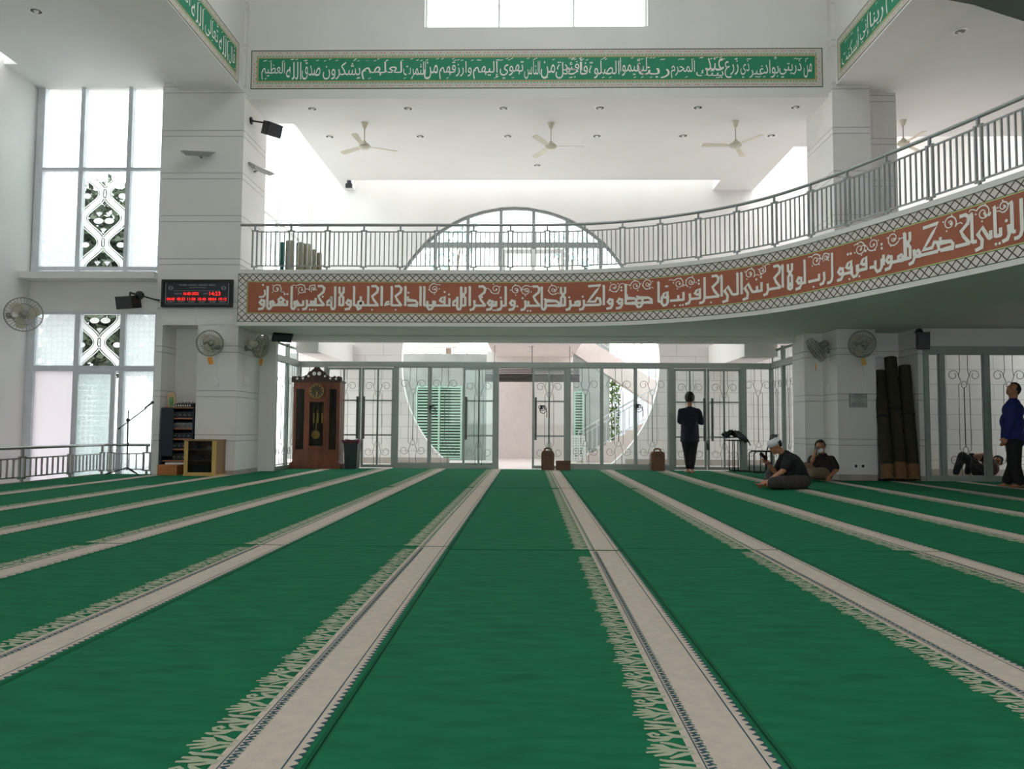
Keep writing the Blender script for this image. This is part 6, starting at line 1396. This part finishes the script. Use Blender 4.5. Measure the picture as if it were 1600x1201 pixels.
# --- 4. man in blue looking up
r = thing('person', 'person in royal blue shirt standing barefoot by the glass wall and looking up', 'person', (8.2, 12.95, 0))
Y = 12.95; hc = A(1588.5, 609.5, Y); f_ = (-1, -0.25, 0.62); u_ = (0.55, 0.1, 1); ne = A(1588.5, 624, Y); s1 = A(1584, 635, Y-0.20); s2 = A(1593, 634, Y+0.20); e1 = A(1584, 663, Y-0.25); e2 = A(1590, 662, Y+0.26); w1 = A(1578, 684, Y-0.10); w2 = A(1574, 682, Y+0.10)
pe = A(1590, 690, Y); h1 = A(1590, 694, Y-0.09); h2 = A(1590, 694, Y+0.09); k1 = A(1590, 725, Y-0.09); k2 = A(1591, 725, Y+0.09); a1 = V((A(1591, 750, Y).x, Y-0.11, 0.085)); a2 = V((A(1586, 750, Y).x, Y+0.10, 0.085))
b = MB(); head(b, hc, f_, u_); chain(b, [hc+V((0.02, 0, -0.06)), ne, ne-V((0, 0, 0.06))], [0.056, 0.06, 0.07]); chain(b, [ne-V((0, 0, 0.08)), A(1588, 655, Y), pe], [0.085, 0.09, 0.09]); chain(b, [s1, e1, w1], [0.055, 0.043, 0.030]); chain(b, [s2, e2, w2], [0.055, 0.043, 0.030])
hand(b, w1, (-0.35, 0.3, -1), (0.3, 0.9, 0), 0.35, -1); hand(b, w2, (-0.3, -0.5, -1), (0.6, -0.6, 0), 0.35, 1)
for h_, k_, a_ in ((h1, k1, a1), (h2, k2, a2)): chain(b, [h_, k_, a_], [0.085, 0.058, 0.038])
foot(b, a1, (-1, -0.15, 0), 1.05); foot(b, a2, (-1, 0.1, 0), 1.05)
body = melt(b, 'body', M_skin, r, 0.0085, 3); face_parts(body, hc, f_, u_); hair(body, hc, f_, u_, bulk=1.09, front=0.30, low=-0.45)
c = MB(); cap_(c, ne-V((0, 0, 0.01)), ne-V((0, 0, 0.10)), 0.068, 0.12); c.ellip(A(1588.5, 642, Y), (0.14, 0.215, 0.17), 18, 12); c.ellip(A(1587, 660, Y), (0.17, 0.20, 0.22), 18, 12); c.tube([A(1587, 660, Y), A(1588, 690, Y)], [0.165, 0.17], 18)
chain(c, [s1, e1, e1.lerp(w1, 0.85)], [0.085, 0.072, 0.052]); chain(c, [s2, e2, e2.lerp(w2, 0.85)], [0.085, 0.072, 0.052]); sh = melt(c, 'shirt', M_blue, r, 0.012, 4, 0.018)
q = A(1586, 637, Y-0.17); m = MB(); m.ellip((q.x, q.y, q.z), (0.028, 0.02, 0.022), 12, 8); m.build('shirt_badge', M_mask, sh, True)
c = MB(); c.ellip(pe, (0.15, 0.17, 0.12), 16, 10)
for h_, k_, a_ in ((h1, k1, a1), (h2, k2, a2)): chain(c, [h_, k_, a_+V((0, 0, 0.04))], [0.12, 0.10, 0.085])
melt(c, 'trousers', M_trs, r, 0.012, 4, 0.012)

r.location.x -= 0.06
# --- 5. person resting on the floor outside, behind the glass wall
r = thing('person', 'person in dark clothes resting on the floor outside behind the glass wall, knees drawn up', 'person', (8.35, 15.3, 0))
Y = 15.3; pe = A(1533, 742, Y); pe.z = 0.12; ch = A(1546, 731, Y+0.05); hc = A(1558, 722, Y+0.05); f_ = (-0.6, -0.7, 0.2); u_ = (0.25, 0, 1); k1 = A(1504, 712, Y-0.10); a1 = A(1494, 743, Y-0.12); a1.z = 0.08; k2 = A(1519, 714, Y+0.08); a2 = A(1512, 744, Y+0.05); a2.z = 0.08
s1 = A(1547, 720, Y-0.14); e1 = A(1524, 712, Y-0.20); w1 = A(1540, 709, Y-0.16); s2 = A(1551, 722, Y+0.2); e2 = A(1548, 742, Y+0.3); e2.z = 0.12; w2 = A(1535, 742, Y+0.3); w2.z = 0.1
b = MB(); head(b, hc, f_, u_); chain(b, [hc-V((0.02, 0, 0.06)), ch+V((0.05, 0, 0.08)), ch, pe], [0.055, 0.06, 0.09, 0.09]); chain(b, [s1, e1, w1], [0.055, 0.042, 0.030]); chain(b, [s2, e2, w2], [0.055, 0.042, 0.030]); hand(b, w1, (1, 0.05, 0.05), (0, 0.3, -1), 0.3, 1); hand(b, w2, (-1, 0, 0), (0, 0, -1), 0.2, 1)
h1 = pe+V((-0.02, -0.09, 0.02)); h2 = pe+V((-0.02, 0.09, 0.02)); chain(b, [h1, k1, a1], [0.085, 0.06, 0.038]); chain(b, [h2, k2, a2], [0.085, 0.06, 0.038]); foot(b, a1, (-1, -0.1, 0)); foot(b, a2, (-1, 0.1, 0))
body = melt(b, 'body', M_skin, r, 0.0085, 3); face_parts(body, hc, f_, u_); hair(body, hc, f_, u_, bulk=1.1, front=0.3, low=-0.5)
c = MB(); chain(c, [ch+V((0.03, 0, 0.04)), ch, pe+V((0.05, 0, 0.02))], [0.13, 0.165, 0.15]); c.ellip(ch, (0.16, 0.2, 0.15), 14, 10); chain(c, [s1, s1.lerp(e1, 0.5)], [0.085, 0.075]); chain(c, [s2, s2.lerp(e2, 0.6)], [0.085, 0.07]); c.v = [(v[0], v[1], max(v[2], 0.005)) for v in c.v]; melt(c, 'shirt', M_dkred, r, 0.012, 4, 0.018)
c = MB(); chain(c, [h1, k1, a1+V((0, 0, 0.06))], [0.11, 0.085, 0.062]); chain(c, [h2, k2, a2+V((0, 0, 0.06))], [0.11, 0.085, 0.062]); c.ellip(pe, (0.13, 0.17, 0.11), 14, 10); c.v = [(v[0], v[1], max(v[2], 0.005)) for v in c.v]; melt(c, 'trousers', M_trs, r, 0.012, 4, 0.012)
